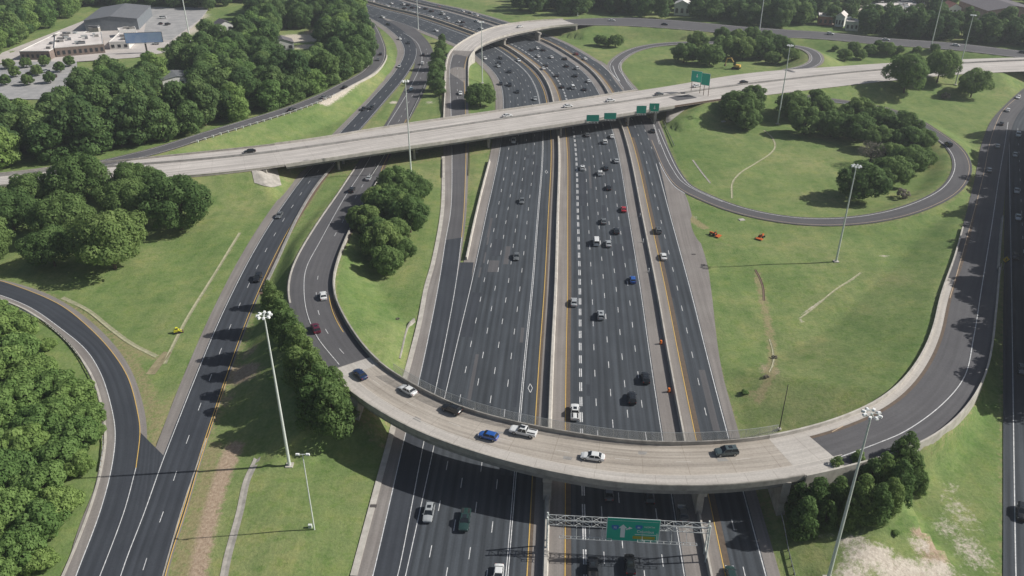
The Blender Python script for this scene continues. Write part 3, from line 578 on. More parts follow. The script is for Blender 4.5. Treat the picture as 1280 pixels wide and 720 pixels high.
# ---- swales, ditches: concrete or bare strips lying on the ground
def swale(pts, wd, m_, label, cat='drain', dz=.06):
    a, b = pxl(pts); P = catmull(GT(a, b), 1.5); A = offs_line(P, -wd / 2); B = offs_line(P, wd / 2); Mid = P.copy()
    for Q in (A, B, Mid): Q[:, 2] = terrain(Q[:, 0], Q[:, 1]) + dz
    Mid[:, 2] -= .05; A[:, 2] += .03; B[:, 2] += .03
    mb = MB().ribbon(A, Mid).ribbon(Mid, B); o = sheet('drainage_channel', mb, m_); tag(o, label, cat); return o
swale([(322,572),(309,600),(300,640),(284,700),(276,745)], 1.5, M['concrete'], 'pale concrete drainage channel between the clay bank and the lamp field')
swale([(300,291),(275,332),(250,372),(232,402),(214,437),(206,455)], 1.0, M['swale'], 'long straight pale ditch running down to the yellow machine')
swale([(78,372),(110,388),(140,412),(165,430),(196,446)], 1.2, M['swale'], 'dry ditch curving beside the lower left loop road')
swale([(915,248),(916,228),(926,216),(945,204),(962,193),(969,183),(965,172),(955,163)], .8, M['swale'], 'thin pale ditch bending across the grass inside the right loop')
swale([(866,200),(876,214),(888,229)], .7, M['concrete'], 'short pale concrete gutter by the start of the right loop')
swale([(1000,398),(1020,383),(1045,362),(1076,341)], .6, M['swale'], 'thin sandy streak slanting across the middle right field')
swale([(378,215+20),(365,262),(345,300),(335,330)], .7, M['swale'], 'narrow light ditch on the grass strip between the two left ramps')
swale([(188,468),(200,452),(210,440)], 2.4, M['dirt_strip'], 'bare sandy patch where the two ditches meet', 'dirt patch')

# ================================================================== BRIDGES
def strip_solid(mb, A, B, zt, zb):
    """closed slab between two polylines"""
    n = min(len(A), len(B)); vs = []; uvs = []; L = 0
    for i in range(n):
        if i: L += np.linalg.norm((A[i] + B[i])[:2] - (A[i - 1] + B[i - 1])[:2]) / 2
        w_ = np.linalg.norm((A[i] - B[i])[:2])
        for P, z, u in ((A, zt, 0), (B, zt, w_), (B, zb, w_), (A, zb, 0)): vs.append((P[i][0], P[i][1], P[i][2] + z)); uvs.append((u, L))
    fs = [(i * 4 + k, i * 4 + (k + 1) % 4, i * 4 + 4 + (k + 1) % 4, i * 4 + 4 + k) for i in range(n - 1) for k in range(4)]
    fs += [(0, 1, 2, 3), tuple((n - 1) * 4 + k for k in (3, 2, 1, 0))]
    return mb.add(vs, fs, uvs)
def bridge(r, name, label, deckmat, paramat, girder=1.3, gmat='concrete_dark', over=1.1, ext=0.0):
    s0, s1 = r.b0 - ext, r.b1 + ext; i0 = r.near(*r.off(0, 0, s0, s1)[0][:2]); c = r.off(0, 0, s0, s1); mid = c[len(c) // 2]
    root = empty(name, (0, 0, 0)); tag(root, label, 'bridge')
    A = r.off(-r.hl, 0, s0, s1); B = r.off(r.hr, 0, s0, s1)
    strip_solid(MB(), A, B, .03, -.28).build('deck', deckmat, root)
    for sg, h in ((-1, r.hl), (1, r.hr)):
        O = r.off(sg * h, 0, s0, s1); I = r.off(sg * (h - .32), 0, s0, s1)
        X, Y = (O, I) if sg < 0 else (I, O)
        mb = MB(); strip_solid(mb, X, Y, .92, .031)
        O2 = r.off(sg * (h + .06), 0, s0, s1); O1 = r.off(sg * (h + .003), 0, s0, s1)
        X, Y = (O2, O1) if sg < 0 else (O1, O2); strip_solid(mb, X, Y, .80, -.45)
        mb.build('parapet', paramat, root)
    W = float(np.mean(r.hl[(r.S > s0) & (r.S < s1)] + r.hr[(r.S > s0) & (r.S < s1)])); ng = max(3, int(W / 3.2))
    for k in range(ng):
        t = k / (ng - 1); o = -r.hl + over + (r.hl + r.hr - 2 * over) * t
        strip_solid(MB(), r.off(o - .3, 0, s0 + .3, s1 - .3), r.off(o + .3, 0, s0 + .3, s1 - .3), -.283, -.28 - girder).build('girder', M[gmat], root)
    return root
def abutment(r, s, root, zg, thick=1.2, sign=1, depth=.28, face=None):
    """wall across the road at chainage s; face = direction of the wall in plan"""
    i = int(np.argmin(abs(r.S - s))); c = r.C[i]; hl, hr = r.hl[i], r.hr[i]
    a = c[:2] - r.N[i] * (hl + .1); b = c[:2] + r.N[i] * (hr + .1)
    if face is not None:
        f = face / np.linalg.norm(face); tl = hl / abs(np.dot(f, r.N[i])); tr = hr / abs(np.dot(f, r.N[i])); f = f * np.sign(np.dot(f, r.N[i])); a = c[:2] - f * tl; b = c[:2] + f * tr
    d = b - a; L = np.linalg.norm(d); zt = c[2] - depth - .02
    mb = MB().box(((a + b)[0] / 2, (a + b)[1] / 2, (zt + zg) / 2), (L, thick, zt - zg), math.atan2(d[1], d[0])); mb.build('abutment', M['concrete'], root)
    return a, b
def pier_wall(root, p, L, wd, zt, ang, zb=-.3, cap=True, mat_='concrete'):
    mb = MB(); h = zt - zb
    mb.box((p[0], p[1], zb + (h - 1.1) / 2), (L, wd, h - 1.1), ang)
    if cap: mb.box((p[0], p[1], zt - .55), (L + 3.0, wd + .25, 1.1), ang)
    mb.build('pier', M[mat_], root)
def pier_cols(root, c, d, L, n, zt, zb=-.3, rad=.55):
    d = np.array(d) / np.linalg.norm(d); mb = MB(); ang = math.atan2(d[1], d[0])
    for k in range(n):
        q = np.array(c[:2]) + d * (k / (n - 1) - .5) * (L - 2.0); mb.tube([(q[0], q[1], zb), (q[0], q[1], zt - 1.0)], rad, 12)
    mb.box((c[0], c[1], zt - .52), (L, 1.3, 1.04), ang); mb.build('pier', M['concrete'], root)
hwd = lambda px, py: HW.T[HW.near(*G(px, py)[:2])]
# --- overpass H
ob = bridge(HR, 'overpass_bridge', 'wide pale concrete overpass crossing the whole picture above the highway', M['deck_white'], M['concrete_pale'], 1.25, ext=1.5)
zt = 6.9 - .28 - 1.27
for px, py, n_ in ((429, 205, 5), (521, 192, 5), (612, 176, 6), (699.5, 161, 6), (781, 148, 6)):
    q = G(px, py); s = HR.S[HR.near(q[0], q[1])]; i = HR.near(q[0], q[1])
    dv = hwd(px, py) if px > 560 else ER.T[ER.near(q[0], q[1])] if px < 480 else HW.T[HW.near(*q[:2])]
    i = HR.near(*(HR.C[i, :2])); u = np.cross([*HR.T[i], 0], [*dv, 0])[2]
    # where the support line through q crosses the centre of the bridge
    A_ = np.array([[dv[0], -HR.T[i][0]], [dv[1], -HR.T[i][1]]]); t_ = np.linalg.solve(A_, HR.C[i, :2] - q[:2]); c = q[:2] + dv * t_[0]
    L = (HR.hl[i] + HR.hr[i]) / max(.5, abs(np.dot(dv, HR.N[i]))) - 1.5
    pier_cols(ob, c, dv, L, n_, zt)
abutment(HR, h0 - .8, ob, -.6, face=ER.T[ER.near(*G(402, 209)[:2])]); abutment(HR, h1 + .8, ob, -.6, face=hwd(697, 165))
# sloping concrete paving beside the left abutment and wing wall on the right
def draped(name, pts_top, pts_bot, m_, dz, parent=None, n=14):
    a, b = pxl(pts_top); c, d = pxl(pts_bot); P = resample(catmull(GT(a, b), 1), n); Q = resample(catmull(GT(c, d), 1), n); mb = MB(); rows = []
    for t in np.linspace(0, 1, 7): R_ = P * (1 - t) + Q * t; R_[:, 2] = terrain(R_[:, 0], R_[:, 1]) + dz; rows.append(R_)
    for x_, y_ in zip(rows[:-1], rows[1:]): mb.ribbon(x_, y_)
    return sheet(name, mb, m_, parent)
draped('slope_paving', [(314,212),(332,210),(346,209)], [(318,229),(336,234),(352,232)], M['concrete'], .18, ob)
draped('slope_paving', [(834,135),(848,135),(862,133)], [(832,152),(834,154),(838,152)], M['concrete_pale'], .2, ob)
# --- flyover F
fo = bridge(FR, 'curved_flyover', 'curved concrete flyover sweeping across the highway in the foreground', M['deck'], M['concrete'], 1.9, ext=1.0, over=1.2)
strip_solid(MB(), FR.off(FR.hr * 0 + FR.hr - 4.1, .0, FR.b0 + 1, FR.b1 - 1), FR.off(FR.hr - .34, .0, FR.b0 + 1, FR.b1 - 1), .045, .0).build('right_shoulder_slab', M['deck_pale'], fo) if False else None
ps = MB().ribbon(FR.off(-FR.hl + .34, .040, FR.b0 - 1, FR.b1 + 1), FR.off(-FR.hl + 3.6, .040, FR.b0 - 1, FR.b1 + 1), ncross=2)
# which side is nearest the camera?
i_ = FR.near(*G(700, 565, 9.4)[:2]); outer = 1 if FR.N[i_][1] < 0 else -1
def fo_off(o, dz, a=None, b=None):      # offset measured inwards from the near (south) edge
    return FR.off((FR.hr - o) if outer > 0 else (-FR.hl + o), dz, a, b)
sheet('pale_shoulder_slab', MB().ribbon(fo_off(.34, .04, FR.b0 - 1, FR.b1 + 1), fo_off(3.6, .04, FR.b0 - 1, FR.b1 + 1), ncross=2), M['deck_pale'], fo)
fm = MB(); solid(fm, fo_off(3.75, .05, FR.b0 - 1, FR.b1 + 12), .16); seg_dashes(fm, FR.off(-.3, .05, FR.b0, FR.b1), .14, 3, 12.19, 4)
sheet('lane_marking', fm, M['paint_pale'], fo)
# approach slabs
sheet('approach_slab', MB().ribbon(FR.off(-FR.hl, .034, FR.b0 - 5.5, FR.b0 - .9), FR.off(FR.hr, .034, FR.b0 - 5.5, FR.b0 - .9), ncross=2), M['deck_pale'], fa)
sheet('approach_slab', MB().ribbon(FR.off(-FR.hl, .034, FR.b1 + .9, FR.b1 + 10), FR.off(FR.hr, .034, FR.b1 + .9, FR.b1 + 10), ncross=2), M['deck_pale'], fb)
zf = 9.4 - .28 - 1.92
hd = math.atan2(*hwd(685, 570)[::-1])
ci = HW.off(0)[np.argmin(abs(HW.S - HW.spx(685, 575)))]
def at_bridge(o):        # point where HW offset o passes under the flyover centre
    P = HW.off(o); dd = ((P[:, None, :2] - FR.C[None, FR.br, :2]) ** 2).sum(2); return P[np.unravel_index(dd.argmin(), dd.shape)[0]]
p = at_bridge(0); pier_wall(fo, (p[0] , p[1]), 11.5, 1.7, zf, hd)
p = at_bridge(30.5); pier_wall(fo, (p[0], p[1]), 10.0, 1.3, zf, hd)
for s_, fc in ((FR.b0 - .3, None), (FR.b1 + .3, None)):
    abutment(FR, s_, fo, -.6, 1.6, face=hwd(685, 575) if True else None)
# see-through fences on the flyover parapet (posts + rails + mesh)
mfence = mat('fence_mesh', (.55, .58, .58), .5, .6); T, N, L, B = nodes(mfence)
uvn = N.new('ShaderNodeUVMap'); ck = N.new('ShaderNodeTexBrick'); 
sp_ = N.new('ShaderNodeSeparateXYZ'); L.new(uvn.outputs[0], sp_.inputs[0])
def gridline(o, per, wd):
    a = N.new('ShaderNodeMath'); a.operation = 'PINGPONG'; a.inputs[1].default_value = per / 2; L.new(o, a.inputs[0])
    b = N.new('ShaderNodeMath'); b.operation = 'LESS_THAN'; b.inputs[1].default_value = wd / 2; L.new(a.outputs[0], b.inputs[0]); return b.outputs[0]
mx = N.new('ShaderNodeMath'); mx.operation = 'MAXIMUM'; L.new(gridline(sp_.outputs[0], .05, .011), mx.inputs[0]); L.new(gridline(sp_.outputs[1], .05, .008), mx.inputs[1]); L.new(mx.outputs[0], B.inputs['Alpha'])
def fence(P, label, h=1.5, base=.92):
    root = empty('mesh_fence', P[0]); tag(root, label, 'fence'); Pl = P - P[0]
    mb = MB(); n = len(Pl); vs = []; uvs = []; Ls = 0
    for i in range(n):
        if i: Ls += np.linalg.norm(Pl[i, :2] - Pl[i - 1, :2])
        vs += [tuple(Pl[i] + [0, 0, base]), tuple(Pl[i] + [0, 0, base + h])]; uvs += [(Ls, 0), (Ls, h)]
    mb.add(vs, [(2 * i, 2 * i + 2, 2 * i + 3, 2 * i + 1) for i in range(n - 1)], uvs); mb.build('wire_mesh', mfence, root)
    MB().tube([tuple(q + [0, 0, base + h]) for q in Pl], .035, 5).build('top_rail', M['galv'], root); pm = MB().tube([(0, 0, base - .02), (0, 0, base + h + .02)], .035, 5).mesh('post', M['galv'])
    L_ = np.r_[0, np.cumsum(np.linalg.norm(np.diff(Pl, axis=0), axis=1))]
    for s in np.arange(0, L_[-1], 3.05):
        q = [np.interp(s, L_, Pl[:, k]) for k in range(3)]; link('post', pm, root, q)
    return root
inner = lambda o, dz, a, b: FR.off((-FR.hl + o) if outer > 0 else (FR.hr - o), dz, a, b)
fence(inner(.16, 0, FR.spx(500,470), FR.spx(965,545)), 'see-through wire mesh fence along the far parapet of the curved flyover', 2.3)
# --- flyover J
jo = bridge(JR, 'far_flyover', 'pale curved flyover crossing the highway near the top of the picture', M['deck_white'], M['concrete_pale'], 1.3, ext=1.0)
zj = 7.0 - .28 - 1.32
for px, py, n_ in ((629, 57, 3), (672, 50, 2)):
    q = G(px, py); dv = hwd(px, py); pier_wall(jo, (q[0], q[1]), 5.5, 1.3, zj, math.atan2(dv[1], dv[0]), mat_='concrete_pale')
abutment(JR, jb1 + .5, jo, -.6); abutment(JR, jb0 - .5, jo, -.6)
# retaining walls of the far flyover approaches
def wall_line(P, zt, zb, th, label, name='retaining_wall', m_='concrete_pale', cat='wall'):
    """vertical wall along P (P z = road level): top P.z+zt, bottom terrain+zb"""
    A = offs_line(P, -th / 2); B = offs_line(P, th / 2); vs = []
    g = terrain(P[:, 0], P[:, 1])
    for i in range(len(P)):
        top = P[i, 2] + zt; bot = min(g[i], P[i, 2]) + zb
        vs += [(A[i][0], A[i][1], top), (B[i][0], B[i][1], top), (B[i][0], B[i][1], bot), (A[i][0], A[i][1], bot)]
    n = len(P); fs = [(i * 4 + k, i * 4 + (k + 1) % 4, i * 4 + 4 + (k + 1) % 4, i * 4 + 4 + k) for i in range(n - 1) for k in range(4)] + [(0, 1, 2, 3), tuple((n - 1) * 4 + k for k in (3, 2, 1, 0))]
    o = MB().add(vs, fs).build(name, M[m_]); tag(o, label, cat); return o
wall_line(JR.off(JR.hr + .2, 0, JR.spx(571, 118), jb0 - 1.2), .9, -3.0, .35, 'pale retaining wall on the right of the ramp climbing to the far flyover')
wall_line(JR.off(-JR.hl - .2, 0, JR.spx(571, 118), jb0 - 1.2), .9, -3.0, .35, 'pale retaining wall on the left of the ramp climbing to the far flyover')

# ================================================================== BARRIERS
JERSEY = [(-.32, 0), (-.30, .12), (-.16, .32), (-.11, .88), (.11, .88), (.16, .32), (.30, .12), (.32, 0)]
WIDEJ = [(-.38, 0), (-.36, .10), (-.24, .32), (-.19, 1.12), (.19, 1.12), (.24, .32), (.36, .10), (.38, 0)]
LOWK = [(-.25, 0), (-.22, .28), (.22, .28), (.25, 0)]
def barrier(P, label, prof=JERSEY, m_='concrete', name='concrete_barrier', cat='barrier'):
    o = MB().sweep(P - P[0], None, prof).build(name, M[m_], None, loc=P[0]); tag(o, label, cat); return o
barrier(HW.off(.1, .02), 'tall pale median barrier down the middle of the main highway', [(-.55, 0), (-.5, .2), (-.34, .4), (-.3, 1.35), (.3, 1.35), (.34, .4), (.5, .2), (.55, 0)], 'concrete_pale')
barrier(HW.off(30.5, .02), 'long concrete barrier between the wide right carriageway and its side road', WIDEJ, 'concrete_pale')
barrier(flat_poly([(612,202),(603,236),(593,278),(583,325)], .02), 'concrete barrier ending at the gore left of the main highway', WIDEJ, 'concrete_pale')
ks = lambda pts, z=.0: flat_poly(pts, z)
def kerb(P, label, wd=.45, h=.14, m_='concrete_pale'):
    o = MB().sweep(P - P[0], None, [(-wd / 2, 0), (-wd / 2, h), (wd / 2, h), (wd / 2, 0)]).build('kerb', M[m_], None, loc=P[0]); tag(o, label, 'kerb'); return o
kerb(ks([(442,720),(470,615),(490,540),(500,495),(512,452),(524,405),(533,358),(541,330),(553,262),(554,195)]), 'long pale kerb on the left edge of the main highway shoulder', 1.3, .12)
barrier(offs_line(ks([(500,452),(512,408),(518,402)]), 0), 'short concrete barrier on the grass just above the left end of the flyover', WIDEJ)
kerb(ks([(436,490+0),(437,490)]), 'x') if False else None
kerb(road_poly(ER, [(417,207),(395,234),(372,272),(345,330),(328,365)], .02), 'dark edged kerb along the right side of the upper left ramp', .8, .5, 'concrete_dark')
kerb(GR.off(4.55, .01), 'pale kerb on the outer left edge of the bottom left loop road', .5, .12)
kerb(ks([(258,548),(245,585),(228,635),(203,722)]), 'thin kerb beside the double yellow edge of the lower left ramp', .25, .1, 'concrete')
# barriers either side of the ramp approaches
ap0, ap1 = FR.spx(472, 225), FR.b0 - 1.1
innr = lambda a, b, o=.2: FR.off((-FR.hl + o) if outer > 0 else (FR.hr - o), .02, a, b); outr = lambda a, b, o=.2: FR.off((FR.hr - o) if outer > 0 else (-FR.hl + o), .02, a, b)
barrier(innr(ap0, ap1), 'concrete barrier on the inside of the curved ramp beside the round tree clump', WIDEJ, 'concrete')
kerb(outr(FR.spx(455, 208), FR.spx(380, 380), .5), 'pale kerb on the outer left edge of the curved ramp', .5, .15)
barrier(innr(FR.b1 + 1.1, FR.spx(1228, 290), .1), 'pale parapet on the inner side of the curved ramp on the right', [(-.25, 0), (-.22, .82), (.22, .82), (.25, 0)], 'concrete_pale')
wall_line(outr(FR.b1 + 1.1, FR.spx(1222, 330), -.2), .9, -2.0, .4, 'tall pale retaining wall holding the outside of the curved ramp at lower right')
barrier(outr(FR.spx(1222, 330), FR.spx(1232, 270), .1), 'grey concrete barrier between the curved ramp and the highway at the right edge', WIDEJ, 'concrete')
for a, b, lb in ((None, h0 - 1.7, 'left'), (h1 + 1.7, None, 'right')):
    barrier(HR.off(0, .02, a, b), f'low median barrier on the overpass road {lb} of the bridge', [(-.3, 0), (-.12, .8), (.12, .8), (.3, 0)], 'concrete_dark')
md = MB().sweep(HR.off(0, .035, h0 - 1.6, h1 + 1.6), None, [(-.3, 0), (-.12, .8), (.12, .8), (.3, 0)]).build('median_barrier', M['concrete_dark'], ob)
barrier(HR.off(-HR.hl + .3, .02, None, h0 - 1.7), 'thin parapet on the far edge of the overpass road left of the bridge', [(-.15, 0), (-.15, .75), (.15, .75), (.15, 0)], 'concrete')
barrier(HR.off(HR.hr - .3, .02, None, h0 - 1.7), 'thin parapet on the near edge of the overpass road left of the bridge', [(-.15, 0), (-.15, .75), (.15, .75), (.15, 0)], 'concrete')
barrier(HR.off(HR.hr - .3, .02, h1 + 1.7, HR.spx(905,123)), 'brown stained parapet on the near edge of the overpass just right of the bridge', [(-.15, 0), (-.15, .75), (.15, .75), (.15, 0)], 'steel_brown')
barrier(JR.off(-JR.hl + .2, .02, JR.spx(572,150), jb0 - 1.1), 'pale barrier left of the two lane ramp beyond the overpass', JERSEY, 'concrete_pale')
def guardrail(P, label, post=1.9, m_='galv'):
    root = empty('guardrail', P[0]); tag(root, label, 'guardrail'); Q = P - P[0]
    MB().sweep(Q, None, [(-.02, .45), (.04, .52), (-.02, .60), (.04, .68), (-.02, .76), (-.05, .76), (.0, .68), (-.05, .60), (.0, .52), (-.05, .45)]).build('rail', M[m_], root)
    L_ = np.r_[0, np.cumsum(np.linalg.norm(np.diff(Q, axis=0), axis=1))]; pm = MB().box((0, 0, .2), (.16 if post < 2.5 else .9, .16 if post < 2.5 else .3, 1.0 if post < 2.5 else 1.3)).mesh('post', M['steel_brown' if post < 2.5 else 'lamp_white'])
    for s in np.arange(0, L_[-1], max(post, L_[-1] / 60)):
        q = [np.interp(s, L_, Q[:, k]) for k in range(3)]; link('post', pm, root, q)
    return root
def gpoly(pts): a, b = pxl(pts); P = catmull(GT(a, b), 2.0); P[:, 2] = terrain(P[:, 0], P[:, 1]); return P
guardrail(gpoly([(0,378),(50,401),(85,429),(107,461),(125,507),(129,560),(125,590)]), 'metal guardrail on dark posts around the bottom left loop road')
guardrail(gpoly([(462,225),(474,207),(484,190)]), 'short guardrail beside the curved ramp just under the overpass')
guardrail(gpoly([(980,662),(972,630),(966,610)][::-1] + [(985,690),(993,722)]), 'guardrail at the right edge of the highway below the curved flyover')
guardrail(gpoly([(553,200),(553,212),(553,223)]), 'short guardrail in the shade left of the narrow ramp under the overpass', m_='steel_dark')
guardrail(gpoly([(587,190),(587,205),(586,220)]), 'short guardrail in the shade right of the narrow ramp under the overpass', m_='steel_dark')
guardrail(gpoly([(829,152),(834,164),(843,184)]), 'short guardrail at the right shoulder beside the overpass abutment')
guardrail(gpoly([(511,150),(522,127),(534,102)]), 'straight guardrail by the shaded ramp next to the tall hedge')
guardrail(gpoly([(553,108),(553,122),(553,142)]), 'dark guardrail beside the two lane ramp left of the small green lawn', m_='steel_brown')
guardrail(IR.off(-4.6, 0, IR.spx(410,118), IR.spx(230,180)), 'pale guardrail with many posts on the side ramp by the forest', 4.0, 'concrete_dark')
wall_line(IR.off(-4.75, 0, IR.spx(472,70), IR.spx(404,120)), .7, -.6, .5, 'curved pale retaining wall on the lawn side of the side ramp by the wood')

# ================================================================== TREES
def leaf_cards(P, Nn, size, rs, flat=.45):
    """one small folded quad per point; returns verts (n*4,3)"""
    n = len(P); r = rs.normal(size=(n, 3)); Nn = Nn * flat + r * (1 - flat) * .8; Nn /= np.linalg.norm(Nn, axis=1)[:, None]
    a = np.cross(Nn, rs.normal(size=(n, 3))); a /= np.linalg.norm(a, axis=1)[:, None]; b = np.cross(Nn, a)
    s = size * rs.uniform(.6, 1.35, (n, 1)); t = s * rs.uniform(.55, .95, (n, 1))
    return np.stack([P - a * s, P - b * t, P + a * s, P + b * t], 1)
def crown_mesh(name, seed, R, Hc, z0, nleaf, size, m_, puffs=46, shape='round', pr=(.17, .33), flat=.45):
    """crown of half-width R, height Hc starting at z0; leaves sit on many uneven clumps"""
    rs = np.random.RandomState(seed); C = []; PR = []
    while len(C) < puffs:
        u = rs.normal(size=3); u /= np.linalg.norm(u)
        if shape == 'round':
            if u[2] < -.75: continue
            q = rs.uniform(.58, .86) * u; wob = 1 + .14 * math.sin(3 * math.atan2(u[1], u[0]) + seed) ; c = np.array([q[0] * R * wob, q[1] * R * wob, z0 + Hc * (.5 + .5 * q[2])])
            r = R * rs.uniform(*pr) * (1.0 if u[2] > -.2 else .85)
        elif shape == 'cone':
            h = rs.uniform(0, 1) ** 1.25; an = rs.uniform(0, 2 * math.pi); rad = R * (1 - h ** 2.4) ** .6 * rs.uniform(.5, .85) + .05
            c = np.array([math.cos(an) * rad, math.sin(an) * rad, z0 + Hc * (.06 + .9 * h)]); r = R * rs.uniform(.26, .46) * (1.05 - .4 * h)
        elif shape == 'layer':
            h = rs.uniform(0, 1); an = rs.uniform(0, 2 * math.pi); prof = math.sin(math.pi * min(1, .12 + h * .88)) ** .55
            rad = R * prof * rs.uniform(.35, .85); c = np.array([math.cos(an) * rad, math.sin(an) * rad, z0 + Hc * (.08 + .86 * h)]); r = R * rs.uniform(.24, .42)
        C.append(c); PR.append(r)
    C = np.array(C); PR = np.array(PR); wgt = PR ** 2 / (PR ** 2).sum(); k = rs.choice(len(C), nleaf, p=wgt)
    u = rs.normal(size=(nleaf, 3)); u[:, 2] += .25; u /= np.linalg.norm(u, axis=1)[:, None]
    rr = PR[k] * rs.uniform(.72, 1.08, nleaf); P = C[k] + u * rr[:, None] * np.array([1, 1, .82])
    keep = np.ones(nleaf, bool)       # drop leaves buried deep inside a neighbouring clump
    for c, r in zip(C, PR): keep &= ~(((P - c) ** 2).sum(1) < (.62 * r) ** 2)
    P = P[keep]; u = u[keep]; k = k[keep]; n = len(P)
    V = leaf_cards(P, u, size, rs, flat).reshape(-1, 3)
    tone = rs.uniform(0, 1, len(C))[k] * .6 + rs.uniform(0, 1, n) * .4
    me = D.meshes.new(name); me.vertices.add(4 * n); me.vertices.foreach_set('co', V.ravel()); me.loops.add(4 * n); me.loops.foreach_set('vertex_index', np.arange(4 * n))
    me.polygons.add(n); me.polygons.foreach_set('loop_start', np.arange(0, 4 * n, 4)); me.polygons.foreach_set('loop_total', np.full(n, 4)); me.update(calc_edges=True)
    at = me.attributes.new('leaf', 'FLOAT', 'POINT'); at.data.foreach_set('value', np.repeat(tone, 4)); me.materials.append(m_); return me
def trunk_mesh(name, seed, h, r, top, spread, zc):
    rs = np.random.RandomState(seed); mb = MB()
    mb.tube([(0, 0, -.6), (0, 0, .3), (rs.uniform(-.2, .2), rs.uniform(-.2, .2), h * .5), (rs.uniform(-.3, .3), rs.uniform(-.3, .3), top)], [r * 1.5, r, r * .75, r * .2], 8)
    for k in range(7):
        a = k * 2.4 + rs.uniform(-.4, .4); b = h * rs.uniform(.35, .8)
        mb.tube([(0, 0, b), (math.cos(a) * spread * .4, math.sin(a) * spread * .4, b + spread * .35), (math.cos(a) * spread * .8, math.sin(a) * spread * .8, b + spread * .6)], [r * .45, r * .3, r * .08], 6)
    return mb.mesh(name, M['bark'])
SPEC = {   # kind: (R, crown height, crown base, leaves, leaf size, material, puffs, shape, variants)
    'round': (10.0, 16.0, .5, 27000, .36, 'leaf', 110, 'round', 4),
    'mid':   (8.0, 11.5, .2, 14000, .38, 'leaf', 80, 'round', 3),
    'forest':(6.5, 13.0, 1.0, 7000, .44, 'leaf_forest', 56, 'layer', 4),
    'pale':  (6.5, 12.0, 1.0, 7000, .44, 'leaf_bright', 56, 'layer', 2),
    'cone':  (3.6, 10.5, .5, 9000, .25, 'leaf', 90, 'cone', 3),
    'bush':  (5.0, 7.0, .1, 12000, .27, 'leaf_bright', 80, 'round', 4),
    'dark':  (6.5, 15.0, 1.0, 7000, .46, 'leaf_dark', 56, 'layer', 3),
    'bare':  (6.0, 9.0, 1.5, 1500, .22, 'leaf_dry', 44, 'round', 1),
    'shrub': (2.2, 3.0, .05, 1000, .22, 'leaf_dry', 18, 'round', 1),
}
TM = {}
for kd, (R, Hc, z0, nl, sz, mm_, pf, sh, nv) in SPEC.items():
    TM[kd] = []
    for q in range(nv):
        c = crown_mesh('crown', 100 + q * 7 + len(kd), R, Hc, z0, nl, sz, M[mm_], pf, sh, flat=.8)
        t = trunk_mesh('trunk', q + 3, z0 + Hc * .45, .045 * R + .06, z0 + Hc * (.75 if sh != 'cone' else .95), R * .8, z0)
        TM[kd].append((c, t))
ROT = random.Random(5)
def plant(kind, x, y, z, sx, sz_=None, name='tree'):
    c, t = TM[kind][ROT.randrange(len(TM[kind]))]; sz_ = sz_ or sx
    e = empty(name, (x, y, z), ROT.uniform(0, 6.28)); e.scale = (sx, sx, sz_)
    link('crown', c, e); link('trunk', t, e); return e
def crown_at(kind, cx, cy, rp, name='tree', vs_=1.0):
    """tree whose crown shows as a disc of rp pixels round (cx,cy)"""
    R, Hc, z0 = SPEC[kind][:3]; z = 0.0; rr = rp / pxm(cy, 6)
    for _ in range(10):
        s = rr / R; hc = (z0 + Hc * .5) * s * vs_; p = G(cx, cy, z + hc); z = .4 * z + .6 * float(terrain(p[0], p[1])[0]); rr = rp / pxm(cy, z + hc)
    s = rr / R * 1.04; return plant(kind, p[0], p[1], float(terrain(p[0], p[1])[0]) - .15, s, s * vs_, name)
ORD = ['first', 'second', 'third', 'fourth', 'fifth', 'sixth', 'seventh', 'eighth', 'ninth', 'tenth', 'eleventh', 'twelfth', 'thirteenth', 'fourteenth', 'fifteenth', 'sixteenth', 'seventeenth', 'eighteenth', 'nineteenth', 'twentieth', 'twenty-first', 'twenty-second', 'twenty-third', 'twenty-fourth', 'twenty-fifth', 'twenty-sixth']
def clump(kind, lst, phrase, where, group, cat='tree', name='tree', vs_=1.0):
    lst = sorted(lst); n = len(lst)
    for k, (cx, cy, rp) in enumerate(lst):
        o = crown_at(kind, cx, cy, rp, name, vs_); big = '' 
        w_ = 'leftmost' if k == 0 else 'rightmost' if k == n - 1 else ORD[k] + ' from the left'
        tag(o, f'{phrase}, {w_} {where}', cat, group)
clump('round', [(220,255,41),(135,302,45),(160,252,33),(165,224,25),(100,222,35),(78,272,36),(40,240,28),(10,262,32),(62,310,30),(-20,300,34),(190,228,20)], 'big round dark green tree', 'in the clump at left', 'big round trees at the left')
clump('mid', [(500,262,22),(470,290,20),(494,291,20),(507,246,19),(480,244,17),(495,231,25),(522,236,18),(488,256,25),(458,275,20),(512,270,26),(478,302,27),(484,326,22),(503,312,16),(447,270,14),(470,250,18)], 'bushy tree', 'in the clump inside the left curve', 'trees inside the left curve', vs_=1.15)
clump('cone', [(342,378,15),(352,398,17),(364,414,17),(376,434,20),(372,457,18),(390,468,21),(402,488,23),(418,482,18),(414,508,23),(388,498,21),(432,502,14),(336,364,10)], 'dense pointed evergreen', 'left of the flyover', 'evergreens left of the flyover', name='evergreen_tree', vs_=1.0)
clump('cone', [(1000,626,15),(1022,622,17),(1006,645,17),(1044,590,13),(1048,618,15),(1070,580,12),(1078,620,18),(1090,592,13),(1104,586,14),(1100,628,16),(1121,574,12),(1136,558,15),(1125,602,17),(1142,588,14),(1115,618,14),(1062,640,12),(1152,602,9),(1034,642,12)], 'dense dark evergreen', 'under the flyover at lower right', 'evergreens right of the flyover', name='evergreen_tree', vs_=1.2)
